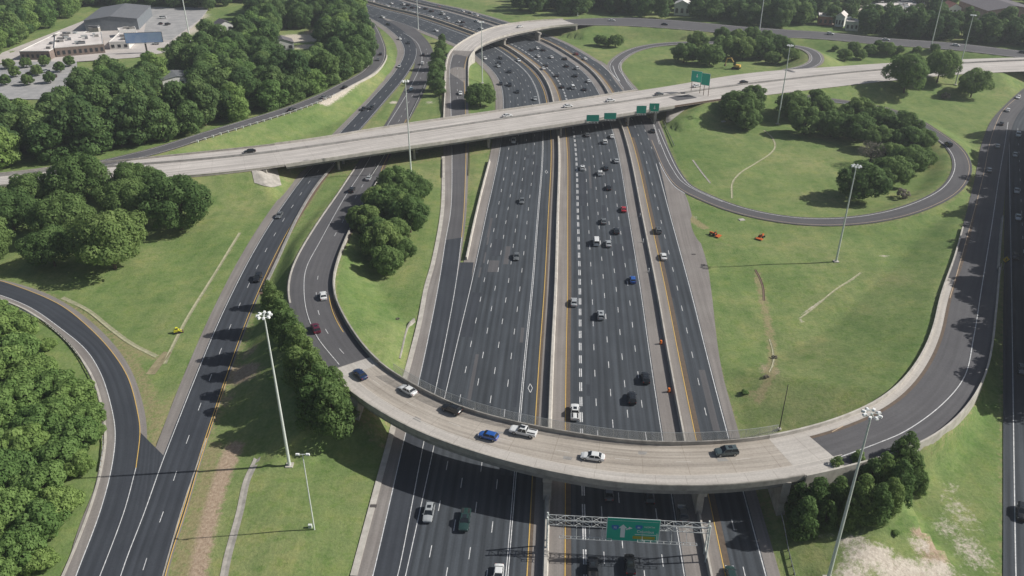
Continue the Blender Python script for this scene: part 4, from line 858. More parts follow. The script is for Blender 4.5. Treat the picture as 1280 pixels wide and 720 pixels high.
clump('mid', [(992,132,21),(1008,152,22),(1028,132,15),(1042,155,22),(1074,134,16),(1072,160,22),(1100,150,21),(1098,174,20),(1130,156,20),(1134,176,22),(1153,174,17),(1078,228,30),(1114,216,25),(1136,202,24),(1153,197,17),(1022,118,9),(1058,142,14),(1112,192,18)], 'bushy green tree', 'inside the right loop', 'trees inside the right loop')
clump('mid', [(926,136,25),(942,120,16),(915,126,14),(934,150,16)], 'rounded green tree', 'just right of the bridge end', 'trees right of the bridge')
for cx, cy, rp, lb in ((1135, 92, 25, 'largest round tree standing on the lawn right of the overpass road'), (1176, 83, 21, 'round tree just behind and right of the largest lawn tree'), (1218, 104, 19, 'rightmost round tree standing alone on the lawn at right')):
    tag(crown_at('round', cx, cy, rp, 'tree', 1.12), lb, 'tree')
tag(crown_at('bare', 1090, 190, 17), 'grey bare looking tree in the middle of the right loop wood', 'tree')
tag(crown_at('shrub', 1129, 242, 9, 'shrub'), 'small brown shrub on the grass below the right loop wood', 'shrub'); tag(crown_at('shrub', 1182, 120, 6, 'shrub'), 'scrubby little shrub between the two lawn trees at right', 'shrub')
clump('mid', [(856,66,16),(872,50,13),(888,68,17),(908,58,18),(930,60,18),(950,60,17),(940,44,12),(974,58,16),(990,68,10),(903,42,10),(966,72,10),(922,46,11),(958,46,10)], 'dark green tree', 'in the grove beyond the overpass', 'grove beyond the overpass')
clump('mid', [(1044,60,4),(1057,69,9),(1068,58,8),(1076,68,8),(1089,62,9),(1110,60,10),(1125,61,6),(1147,62,6),(1169,59,6),(1098,56,6)], 'small round tree', 'in the loose row beyond the overpass', 'small trees beyond the overpass')
clump('round', [(750,50,7.5),(757,52,7),(770,51,9)], 'small dark tree', 'on the far lawn', 'little trees on the far lawn')
tag(crown_at('mid', 600, 119, 19), 'round bush like tree tucked against the overpass between ramp and highway', 'tree')
clump('forest', [(551,60,8),(548,72,10),(546,86,11),(544,100,11),(548,108,9),(553,48,5)], 'tall dense tree', 'in the hedge between two ramps', 'hedge between ramps')
clump('bush', [(-5,400,28),(14,412,28),(20,440,31),(2,455,31),(48,462,23),(70,482,26),(36,480,26),(92,496,28),(110,520,22),(75,515,28),(20,500,33),], 'leafy bush', 'in the upper bottom left thicket', 'upper thicket inside the bottom left loop', 'bush', 'bush', 1.0)
clump('bush', [(50,528,31),(-10,530,33),(95,545,28),(30,560,33),(70,570,28),(8,590,33),(95,580,19),(50,605,31),(75,630,26),(15,635,33),(-10,660,28),(45,655,31),(22,690,31),(50,700,20),(0,715,26),(118,540,13),(60,430,10)], 'leafy bush', 'in the lower bottom left thicket', 'lower thicket inside the bottom left loop', 'bush', 'bush', 1.0)
# woods: many trees, nothing tells one from the next
def inside(x, y, poly):
    c = False; j = len(poly) - 1
    for i in range(len(poly)):
        if (poly[i][1] > y) != (poly[j][1] > y) and x < (poly[j][0] - poly[i][0]) * (y - poly[i][1]) / (poly[j][1] - poly[i][1]) + poly[i][0]: c = not c
        j = i
    return c
WOOD = []
lot = [(-40,112),(-40,88),(8,62),(104,8),(255,4),(250,26),(214,60),(172,84),(104,98),(98,122),(24,128)]
clear1 = [(336,94),(343,34),(405,30),(406,76),(386,94)]; clear2 = [(196,140),(202,88),(246,88),(254,138)]; clear3 = [(262,72),(270,26),(316,18),(318,40),(296,70)]
def wood(kinds, poly, holes, step, smin, smax, label, group, seed, hmul=1.0, dens=1.0, far=False):
    """fill a ground region (pixels of the ground) with trees on a jittered ground grid"""
    rd = random.Random(seed); P = G([p[0] for p in poly], [p[1] for p in poly], 2)[:, :2]; Hs = [G([p[0] for p in h], [p[1] for p in h], 2)[:, :2] for h in holes]
    x0, y0 = P.min(0); x1, y1 = P.max(0); y = y0; row = 0
    while y < y1:
        x = x0 + (row % 2) * step / 2
        while x < x1:
            a, b = x + rd.uniform(-.36, .36) * step, y + rd.uniform(-.36, .36) * step
            if rd.random() < dens and inside(a, b, P) and not any(inside(a, b, h) for h in Hs):
                s = rd.uniform(smin, smax); k = kinds[rd.randrange(len(kinds))]
                WOOD.append((k, a, b, s, s * hmul * rd.uniform(.9, 1.15), label, group, far))
            x += step
        y += step * .87; row += 1
wood(['forest', 'forest', 'pale', 'dark'], [(-60,214),(-60,152),(20,158),(96,150),(104,112),(180,100),(232,82),(262,58),(300,30),(330,2),(452,10),(452,34),(458,48),(463,62),(460,78),(446,90),(424,104),(398,116),(360,130),(310,143),(240,164),(200,176),(160,182),(120,188),(72,196),(50,206)], [clear1, clear2, clear3, lot], 10.5, .9, 1.35, 'dense green tree in the wood between the side ramp and the building lots', 'trees of the upper left wood', 3)
wood(['pale', 'forest'], [(-90,90),(-90,-12),(170,-14),(175,4),(104,8),(8,60),(-40,86)], [], 12, 1.0, 1.35, 'pale green tree in the wood at the far top left corner', 'trees of the far left corner', 4)
wood(['dark', 'forest'], [(175,2),(175,-14),(440,-14),(436,2),(300,0),(262,14)], [], 13, 1.0, 1.3, 'dark tree in the far wood along the top edge left of the highway', 'trees of the far wood at top left', 5)
wood(['dark', 'dark', 'forest'], [(640,10),(690,16),(760,19),(840,21),(940,29),(1010,35),(1100,43),(1192,49),(1280,59),(1370,62),(1370,30),(1200,24),(1100,22),(1010,18),(900,8),(800,-2),(640,-3)], [[(1014,50),(1018,21),(1040,21),(1040,50)], [(1044,54),(1044,24),(1072,26),(1072,56)], [(1076,30),(1080,-5),(1158,-5),(1158,30)], [(1178,40),(1180,5),(1300,5),(1300,40)], [(836,27),(836,9),(868,11),(868,27)]], 11.0, .85, 1.15, 'dark tree in the tree belt behind the far road at top right', 'trees of the belt behind the far road', 6, 1.05, .84)
wood(['dark', 'forest'], [(440,-30),(900,-26),(900,-4),(1000,4),(1060,6),(1400,0),(1400,-40),(440,-44)], [], 19, 1.0, 1.3, 'hazy dark tree in the farthest wood along the top edge', 'trees of the farthest wood', 7, far=True)
# tall trees standing just right of the road edge, outside the frame: they shade the right highway
xs = [(1316 + (k % 3) * 13 + max(0, y - 300) * .17, y) for k, y in enumerate([168,176,186,196,206,217,229,241,254,268,283,298,314,331,348,366,385,405,426,448,471,495])]
for k, (a, b) in enumerate(xs):
    p = GT(a, b)[0]; tag(plant('dark', p[0], p[1], p[2] - .2, 1.4, 1.85), f'tall dark tree beyond the right edge, {ORD[k]} from the far end of its row', 'tree', 'tall trees beyond the right edge')
# trees of the woods that show largest stand alone, in front rows; the mass behind them is one object
def px_of(x, y, z=0.0):
    Z = y * CT - (z - CAM_H) * ST; u = y * ST + (z - CAM_H) * CT; return 640 + F_PX * x / Z, 360 - F_PX * u / Z
NIND = 165
def vis(t):
    px, py = px_of(t[1], t[2]); return -25 < px < 1305 and 8 < py < 740 and not t[7]
cand = sorted([t for t in WOOD if vis(t)], key=lambda t: t[2])[:NIND]; ids = set(id(t) for t in cand)
GRP = {}
for t in cand: GRP.setdefault(t[6], []).append(t)
for gname, L_ in GRP.items():
    L_.sort(key=lambda t: px_of(t[1], t[2])[0])
    PLC = [(60, 'at the far left edge'), (130, 'behind the round tree clump'), (200, 'above the side ramp end'), (270, 'by the grey roofed building'), (330, 'above the straight side ramp'), (390, 'below the clearing with the house'), (430, 'above the pale retaining wall'), (2000, 'by the side ramp bend')]
    med = sorted(t[4] for t in L_)[len(L_) // 2]
    seen = {}; todo = []
    for t in L_:
        px, py = px_of(t[1], t[2]); w0 = {'forest': 'dense green', 'pale': 'pale green', 'dark': 'dark green'}[t[0]]; sz0 = 'tall' if t[4] > med * 1.13 else 'short' if t[4] < med * .88 else 'middling'
        row = 'front row' if py > 205 - .27 * px - 12 else 'back row'
        lb = f"{sz0} {w0} tree {next(p for lim, p in PLC if px < lim)}, {row}" if 'upper left' in gname else t[5]
        todo.append((t, lb)); seen[lb] = seen.get(lb, 0) + 1
    num = {}
    for t, lb in todo:
        num[lb] = num.get(lb, 0) + 1
        l2 = lb if seen[lb] == 1 or 'upper left' not in gname else f'{lb}, {ORD[num[lb] - 1]} from left'
        tag(plant(t[0], t[1], t[2], float(terrain(t[1], t[2])[0]) - .2, t[3], t[4]), l2, 'tree', gname)
rest = [t for t in WOOD if id(t) not in ids]
gt = terrain([t[1] for t in rest], [t[2] for t in rest]) - .2
src = [(kd, c) for kd in ('forest', 'pale', 'dark') for c, _ in TM[kd]]
rr_ = random.Random(9); idx = [rr_.choice([i for i, (kd, _) in enumerate(src) if kd == t[0]]) for t in rest]
pm = D.meshes.new('woodland'); pm.from_pydata([(t[1], t[2], float(z)) for t, z in zip(rest, gt)], [], [])
for nm, ty, vals in (('tree_scale', 'FLOAT_VECTOR', [v for t in rest for v in (t[3], t[3], t[4])]), ('tree_rot', 'FLOAT', [rr_.uniform(0, 6.28) for _ in rest]), ('tree_idx', 'INT', idx)):
    at = pm.attributes.new(nm, ty, 'POINT'); at.data.foreach_set('vector' if ty == 'FLOAT_VECTOR' else 'value', vals)
wo_ = link('woodland', pm); tag(wo_, 'dense mass of green woodland filling the far edges of the picture', 'woodland', kind='stuff')
ng = D.node_groups.new('woodland_nodes', 'GeometryNodeTree'); ng.interface.new_socket('Geometry', in_out='INPUT', socket_type='NodeSocketGeometry'); ng.interface.new_socket('Geometry', in_out='OUTPUT', socket_type='NodeSocketGeometry')
gi = ng.nodes.new('NodeGroupInput'); go = ng.nodes.new('NodeGroupOutput'); iop = ng.nodes.new('GeometryNodeInstanceOnPoints'); g2 = ng.nodes.new('GeometryNodeGeometryToInstance')
for kd, c in src[::-1]:
    so = D.objects.new('woodland_tree', c); oi = ng.nodes.new('GeometryNodeObjectInfo'); oi.inputs['Object'].default_value = so; oi.inputs['As Instance'].default_value = True
    ng.links.new(oi.outputs['Geometry'], g2.inputs[0])
def nattr(nm, ty):
    n = ng.nodes.new('GeometryNodeInputNamedAttribute'); n.data_type = ty; n.inputs['Name'].default_value = nm; return n.outputs['Attribute']
cx_ = ng.nodes.new('ShaderNodeCombineXYZ'); ng.links.new(nattr('tree_rot', 'FLOAT'), cx_.inputs[2])
ng.links.new(gi.outputs[0], iop.inputs['Points']); ng.links.new(g2.outputs[0], iop.inputs['Instance']); iop.inputs['Pick Instance'].default_value = True
ng.links.new(nattr('tree_idx', 'INT'), iop.inputs['Instance Index']); ng.links.new(cx_.outputs[0], iop.inputs['Rotation']); ng.links.new(nattr('tree_scale', 'FLOAT_VECTOR'), iop.inputs['Scale'])
ng.links.new(iop.outputs[0], go.inputs[0]); md_ = wo_.modifiers.new('woodland', 'NODES'); md_.node_group = ng
print('woods', len(cand), len(rest))

# ================================================================== LAMPS
def high_mast(px, py, h, label, arms=8):
    p = GT(px, py)[0]; root = empty('high_mast_lamp', p); tag(root, label, 'lamp post')
    MB().tube([(0, 0, -.3), (0, 0, h * .5), (0, 0, h)], [.34, .25, .14], 10).build('pole', M['galv_pale'], root)
    MB().box((0, 0, .05), (1.6, 1.6, .35)).build('base', M['concrete_pale'], root)
    mb = MB(); ring = [(math.cos(a) * 1.05, math.sin(a) * 1.05, h - .1) for a in np.linspace(0, 2 * math.pi, 17)]; mb.tube(ring, .07, 5, False)
    for k in range(4): a = k * math.pi / 2; mb.tube([(0, 0, h - .1), (math.cos(a) * 1.05, math.sin(a) * 1.05, h - .1)], .05, 5)
    rg = mb.build('lamp_ring', M['galv_pale'], root)
    lm = D.meshes.get('luminaire')
    if not lm:
        mb = MB(); mb.box((0, 0, .1), (.72, .46, .24), 0, (.7, .7)); mb.box((0, 0, -.12), (.62, .42, .14)); lm = mb.mesh('luminaire', M['lamp_white'])
    for k in range(arms):
        a = 2 * math.pi * k / arms + .2; o = link('luminaire', lm, rg, (math.cos(a) * 1.25, math.sin(a) * 1.25, h - .15)); o.rotation_euler = (0, 0, a)
    return root
high_mast(362, 582, 38, 'tall high mast lamp standing on the grass beside the evergreen row at left')
high_mast(1035, 724, 37.5, 'tall high mast lamp crossing in front of the dark evergreens at lower right')
high_mast(1045, 327, 32.5, 'high mast lamp on the grass just below the right loop ramp')
high_mast(972, 155, 37, 'high mast lamp beside the wood inside the right loop')
high_mast(514, 218, 38, 'high mast lamp rising in front of the overpass beside the left tree clump')
high_mast(603, 104, 33, 'far lamp pole on the small grass patch beyond the overpass, in front of the flyover')
high_mast(1194, 106, 36, 'high mast lamp between the round lawn trees at upper right')
high_mast(722, 20, 36, 'far lamp pole behind the right end of the far flyover')
high_mast(949, 40, 36, 'far lamp pole on the far road behind the grove')
high_mast(1163, 62, 33, 'leaning looking far lamp pole beside the far road at upper right')
high_mast(523, 37, 35, 'far lamp pole beside the wide far highway at top left of centre', 6)
def street_lamp(px, py, h, label):
    p = GT(px, py)[0]; root = empty('street_lamp', p); tag(root, label, 'lamp post')
    MB().tube([(0, 0, -.3), (0, 0, h)], [.16, .09], 8).build('pole', M['galv_pale'], root)
    ar = MB().tube([(-.75, 0, h), (.75, 0, h)], .06, 6).build('arm', M['galv_pale'], root)
    for s in (-1, 1): MB().box((s * .95, 0, h), (.75, .42, .3), 0, (.8, .8)).build('luminaire', M['lamp_white'], ar)
    bx = MB().box((-.9, .5, .35), (.7, .5, 1.0)).build('cabinet', M['galv_pale'], root)
street_lamp(393, 662, 19, 'slim pole with two small floodlights on the lower left grass field')
p = GT(974, 537)[0]; root = empty('thin_post', p); tag(root, 'thin dark post on the grass just behind the flyover fence at right', 'post')
MB().tube([(0, 0, -.3), (0, 0, 12.5)], [.13, .07], 7).build('pole', M['steel_dark'], root); MB().tube([(0, 0, -.2), (0, 0, .4)], .45, 10).build('base', M['concrete_pale'], root)

# ================================================================== SIGNS
def text_part(parent, s, loc, size, m_, sx=1.0):
    cu = D.curves.new('lettering', 'FONT'); cu.body = s; cu.size = size; cu.extrude = .01; cu.align_x = 'CENTER'; cu.align_y = 'CENTER'; cu.materials.append(m_)
    o = D.objects.new('lettering', cu); COL.objects.link(o); dg = bpy.context.evaluated_depsgraph_get(); me = D.meshes.new_from_object(o.evaluated_get(dg)); D.objects.remove(o)
    me.name = 'lettering'; q = link('lettering', me, parent, loc); q.rotation_euler = (math.pi / 2, 0, 0); q.scale = (sx, 1, 1); return q
def plate(parent, name, w_, h_, loc, m_, t=.06, r=.15):
    mb = MB(); P = []
    for cx, cy, a0 in ((w_ / 2 - r, h_ / 2 - r, 0), (-w_ / 2 + r, h_ / 2 - r, 90), (-w_ / 2 + r, -h_ / 2 + r, 180), (w_ / 2 - r, -h_ / 2 + r, 270)):
        for k in range(5): a = math.radians(a0 + k * 22.5); P.append((cx + r * math.cos(a), cy + r * math.sin(a)))
    n = len(P); mb.add([(x, -t / 2, z) for x, z in P] + [(x, t / 2, z) for x, z in P], [tuple(range(n)), tuple(range(n, 2 * n))[::-1]] + [(k, (k + 1) % n, n + (k + 1) % n, n + k) for k in range(n)])
    return mb.build(name, m_, parent, loc=loc)
def poly_part(parent, name, pts, loc, m_, t=.02):
    n = len(pts); return MB().add([(x, -t, z) for x, z in pts] + [(x, 0, z) for x, z in pts], [tuple(range(n)), tuple(range(n, 2 * n))[::-1]] + [(k, (k + 1) % n, n + (k + 1) % n, n + k) for k in range(n)]).build(name, m_, parent, loc=loc)
SHIELD = [(0, -.62), (.35, -.42), (.52, -.1), (.55, .2), (.45, .5), (.2, .44), (0, .5), (-.2, .44), (-.45, .5), (-.55, .2), (-.52, -.1), (-.35, -.42)]
# gantry over the right carriageway
ZG = 8.3
pa, pb = G(684, 646, ZG), G(888, 657, ZG); gl_ = pb - pa; Lg = float(np.hypot(*gl_[:2])); ag = math.atan2(gl_[1], gl_[0])
gan = empty('sign_gantry', (pa[0], pa[1], 0), ag); tag(gan, 'pale steel truss gantry carrying the big green sign at the bottom', 'sign gantry')
mb = MB()
for yy, zz in ((-.6, ZG), (.6, ZG), (-.6, ZG - 1.35), (.6, ZG - 1.35)): mb.tube([(0, yy, zz), (Lg, yy, zz)], .075, 8)
nb_ = 18
for k in range(nb_):
    a, b = Lg * k / nb_, Lg * (k + 1) / nb_; up = k % 2
    for yy in (-.6, .6): mb.tube([(a, yy, ZG if up else ZG - 1.35), (b, yy, ZG - 1.35 if up else ZG)], .035, 6)
    for zz in (ZG, ZG - 1.35): mb.tube([(a, -.6 if up else .6, zz), (b, .6 if up else -.6, zz)], .05, 6); mb.tube([(a, -.6, zz), (a, .6, zz)], .05, 6)
mb.build('truss', M['galv'], gan)
for xx in (.1, Lg - .1):
    mb = MB()
    for yy in (-1, 1): mb.tube([(xx, yy * 1.0, 0), (xx, yy * .62, ZG + .5)], .16, 8)
    for zz in (1.8, 3.6, 5.4): mb.tube([(xx, -1 + .08 * zz * .5, zz), (xx, 1 - .08 * zz * .5, zz)], .07, 6)
    mb.build('leg', M['galv_pale'], gan)
for a, b, zz in ((.08, .40, ZG - 2.9), (.56, .92, ZG - 2.9)):
    mb = MB()
    for yy in (-2.3, -1.7): mb.tube([(Lg * a, yy, zz), (Lg * b, yy, zz)], .05, 6)
    for k in range(10): x = Lg * (a + (b - a) * k / 9); mb.box((x, -2.0, zz - .03), (.12, .6, .05)); 
    for k in range(4): x = Lg * (a + (b - a) * (k + .3) / 4); mb.tube([(x, -2.0, zz), (x, -.7, ZG - 1.35)], .05, 6)
    mb.build('walkway', M['galv'], gan)
sc_ = (G(791, 658, 7.3) - [pa[0], pa[1], 0]); sxl = sc_[0] * math.cos(-ag) - sc_[1] * math.sin(-ag)
SW, SH = 9.8, 5.7
sg = plate(gan, 'sign_panel', SW, SH, (sxl, -.95, 7.1), M['sign_white']); sgf = plate(sg, 'sign_face', SW - .28, SH - .28, (0, -.05, 0), M['sign_green'], .05)
plate(sg, 'divider_line', SW - .5, .05, (0, -.09, SH / 2 - .62), M['sign_white'], .02, .02)
AR = [(-.42, -1.75), (.42, -1.75), (.42, .55), (.8, .55), (0, 1.5), (-.8, .55), (-.42, .55)]
poly_part(sg, 'up_arrow', AR, (-1.85, -.09, -.15), M['sign_white'])
poly_part(sg, 'branch_arrow', [(0, -.14), (.55, .32), (.55, .6), (1.25, .28), (.55, -.1), (.55, .05), (.2, -.26)], (-1.35, -.09, .25), M['sign_white'])
s1 = poly_part(sg, 'route_shield', [(x * 1.25, z * 1.15) for x, z in SHIELD], (-3.3, -.09, .55), M['sign_blue']); text_part(s1, '75', (0, -.04, -.08), .62, M['sign_white'])
s2 = poly_part(sg, 'route_shield', [(x * 1.25, z * 1.05) for x, z in SHIELD], (1.05, -.09, .85), M['sign_blue']); text_part(s2, '85', (0, -.04, -.08), .55, M['sign_white'])
text_part(sg, 'NORTH', (3.0, -.11, .95), .55, M['sign_white'])
text_part(sg, 'Columbus', (2.3, -.11, -.25), .95, M['sign_white'], .8)
plate(sg, 'lower_line', 3.9, .12, (2.35, -.09, -1.0), M['sign_white'], .02, .05)
plate(sg, 'exit_panel', 4.1, .72, (2.1, -.085, -1.75), mat('sign_amber', (.42, .38, .03), .5), .03, .08)
tag(sg, 'green guide sign panel with a large white arrow and blue shields')
def guide_sign(px0, py0, px1, py1, z, label, lines, name='guide_sign', face=0.0, brackets=True, cols=None):
    """green sign whose face spans these pixels at height z, turned by face"""
    cx, cy = (px0 + px1) / 2, (py0 + py1) / 2; p = G(cx, cy, z); k = pxm(cy, z); wd = (px1 - px0) / k / max(.35, math.cos(face)); ang = PITCH + math.atan((cy - 360) / F_PX)
    ht = (py1 - py0) / k / math.cos(ang) * math.cos(PITCH) ; root = empty(name, (p[0], p[1], z), face); tag(root, label, 'road sign')
    pn = plate(root, 'sign_panel', wd, ht, (0, 0, 0), M['sign_white']); plate(pn, 'sign_face', wd - .25, ht - .25, (0, -.045, 0), M['sign_green'], .04)
    for i, (txt, xx, zz, ss) in enumerate(lines): text_part(pn, txt, (xx * wd / 2, -.08, zz * ht / 2), ss, M['sign_white'])
    if brackets:
        mb = MB()
        for q in (-.38, -.13, .13, .38): mb.tube([(q * wd, .05, -ht / 2 + .1), (q * wd, -1.1, -ht / 2 - .35)], .06, 5); mb.box((q * wd, -1.15, -ht / 2 - .3), (.5, .25, .22))
        mb.tube([(-.5 * wd, -1.1, -ht / 2 - .4), (.5 * wd, -1.1, -ht / 2 - .4)], .05, 5)
        for q in (-.35, .35): mb.tube([(q * wd, .08, ht * .3), (q * wd, 1.3, 1.0 - ht / 2)], .07, 5)
        mb.build('bracket', M['galv'], root)
    return root, wd, ht
guide_sign(733, 143, 749, 152.5, 8.5, 'leftmost of the four green signs hung on the near side of the overpass', [])
guide_sign(755, 140.5, 770.5, 149.5, 8.5, 'second green sign from the left hung on the near side of the overpass', [])
guide_sign(795.5, 131.5, 808, 142.5, 8.7, 'third green sign from the left hung on the near side of the overpass', [])
r_, w_, h_ = guide_sign(811.5, 128.5, 824, 140, 8.7, 'rightmost of the four green signs on the overpass, with a white arrow', [])
poly_part(r_, 'arrow', [(-.2, .9), (.2, .9), (.2, -.2), (.6, -.2), (0, -.95), (-.6, -.2), (-.2, -.2)], (.2, -.09, 0), M['sign_white'])
r_, w_, h_ = guide_sign(865, 88, 877, 103.5, 15.0, 'left half of the tall green sign pair beside the overpass road', [], face=-.6, brackets=False)
poly_part(r_, 'arrow', [(-.2, .9), (.2, .9), (.2, -.2), (.6, -.2), (0, -.95), (-.6, -.2), (-.2, -.2)], (.2, -.09, .4), M['sign_white'])
mb = MB()
for q in (-.4, .4): mb.tube([(q * w_, .25, -h_ / 2 + .3), (q * w_, .25, -9.2)], .16, 7)
mb.tube([(-.5 * w_, .25, -.8), (.5 * w_, .25, -.8)], .12, 6); mb.tube([(-.5 * w_, .25, .8), (.5 * w_, .25, .8)], .12, 6); mb.build('support_frame', M['steel_brown'], r_)
r2, w_, h_ = guide_sign(877.5, 91, 887, 107.5, 15.0, 'right half of the tall green sign pair beside the overpass road', [], face=-.6, brackets=False)
mb = MB()
for q in (-.1, .45): mb.tube([(q * w_, .25, -h_ / 2 + .3), (q * w_, .25, -9.2)], .16, 7)
mb.build('support_frame', M['steel_brown'], r2)
# yellow warning diamond at right
p = G(1253, 338, 0); ws = empty('warning_sign', p); tag(ws, 'yellow diamond warning sign between the two roads at the right edge', 'road sign')
MB().tube([(0, 0, 0), (0, 0, 3.4)], .07, 6).build('post', M['galv'], ws); wp = poly_part(ws, 'sign_panel', [(0, -1.1), (1.1, 0), (0, 1.1), (-1.1, 0)], (0, -.1, 3.9), M['sign_yellow'], .05)
poly_part(wp, 'symbol', [(-.12, -.4), (.12, -.4), (.12, .1), (.32, .1), (0, .5), (-.32, .1), (-.12, .1)], (0, -.06, 0), M['trim'])
barrier(flat_poly([(1243,372),(1247,352),(1251,332)], .02), 'short pale barrier leading up to the yellow warning sign at right', JERSEY, 'concrete_pale')

# ================================================================== VEHICLES
def loft(mb, secs):
    """secs: list of (x, [(y,z)...]) rings, same count; caps at both ends"""
    n = len(secs[0][1]); vs = [(x, y, z) for x, r in secs for y, z in r]
    fs = [(i * n + k, i * n + (k + 1) % n, (i + 1) * n + (k + 1) % n, (i + 1) * n + k) for i in range(len(secs) - 1) for k in range(n)] + [tuple(range(n)), tuple((len(secs) - 1) * n + k for k in range(n))[::-1]]
    return mb.add(vs, fs)
def ring(hw, zb, zt, crown=.05, inset=.10):
    return [(-hw + inset, zb), (hw - inset, zb), (hw, zb + .18), (hw + .01, (zb + zt) / 2), (hw - .04, zt - .06), (hw * .72, zt), (0, zt + crown), (-hw * .72, zt), (-hw + .04, zt - .06), (-hw - .01, (zb + zt) / 2), (-hw, zb + .18)]
VSPEC = {  # L, W, body stations (x frac from rear, zbot, ztop, width frac); cabin: rear foot, rear roof, front roof, front foot (frac), roof z, belt z
    'sedan': dict(L=4.85, W=1.86, st=[(0, .42, .82, .84), (.03, .28, .98, .93), (.14, .24, 1.03, 1), (.3, .22, .98, 1), (.7, .22, .95, 1), (.86, .24, .86, .98), (.965, .28, .70, .9), (1, .40, .60, .78)], cab=(.11, .26, .56, .73), rz=1.45, bz=.96, wx=(.19, .81), wr=.33),
    'suv': dict(L=4.85, W=1.95, st=[(0, .45, 1.0, .86), (.025, .32, 1.12, .95), (.15, .28, 1.14, 1), (.65, .28, 1.10, 1), (.74, .28, 1.08, 1), (.92, .30, .96, .97), (.98, .36, .84, .9), (1, .46, .72, .82)], cab=(.02, .09, .56, .72), rz=1.76, bz=1.10, wx=(.19, .81), wr=.37),
    'hatchback': dict(L=4.3, W=1.8, st=[(0, .42, .88, .84), (.03, .28, 1.0, .94), (.16, .24, 1.04, 1), (.65, .24, 1.0, 1), (.84, .26, .90, .98), (.96, .30, .74, .9), (1, .42, .62, .8)], cab=(.03, .14, .58, .76), rz=1.52, bz=1.0, wx=(.18, .82), wr=.32),
    'van': dict(L=5.3, W=2.0, st=[(0, .42, 1.2, .93), (.02, .34, 1.25, .98), (.5, .32, 1.25, 1), (.78, .32, 1.2, 1), (.93, .34, 1.05, .96), (1, .46, .8, .86)], cab=(.01, .03, .74, .88), rz=2.1, bz=1.2, wx=(.18, .83), wr=.37),
    'pickup': dict(L=5.85, W=2.02, st=[(0, .48, 1.10, .95), (.02, .40, 1.14, 1), (.3, .36, 1.14, 1), (.62, .36, 1.14, 1), (.74, .36, 1.15, 1), (.93, .38, 1.08, .98), (.985, .42, .98, .93), (1, .5, .85, .88)], cab=(.34, .37, .60, .72), rz=1.86, bz=1.14, wx=(.19, .80), wr=.42),
}
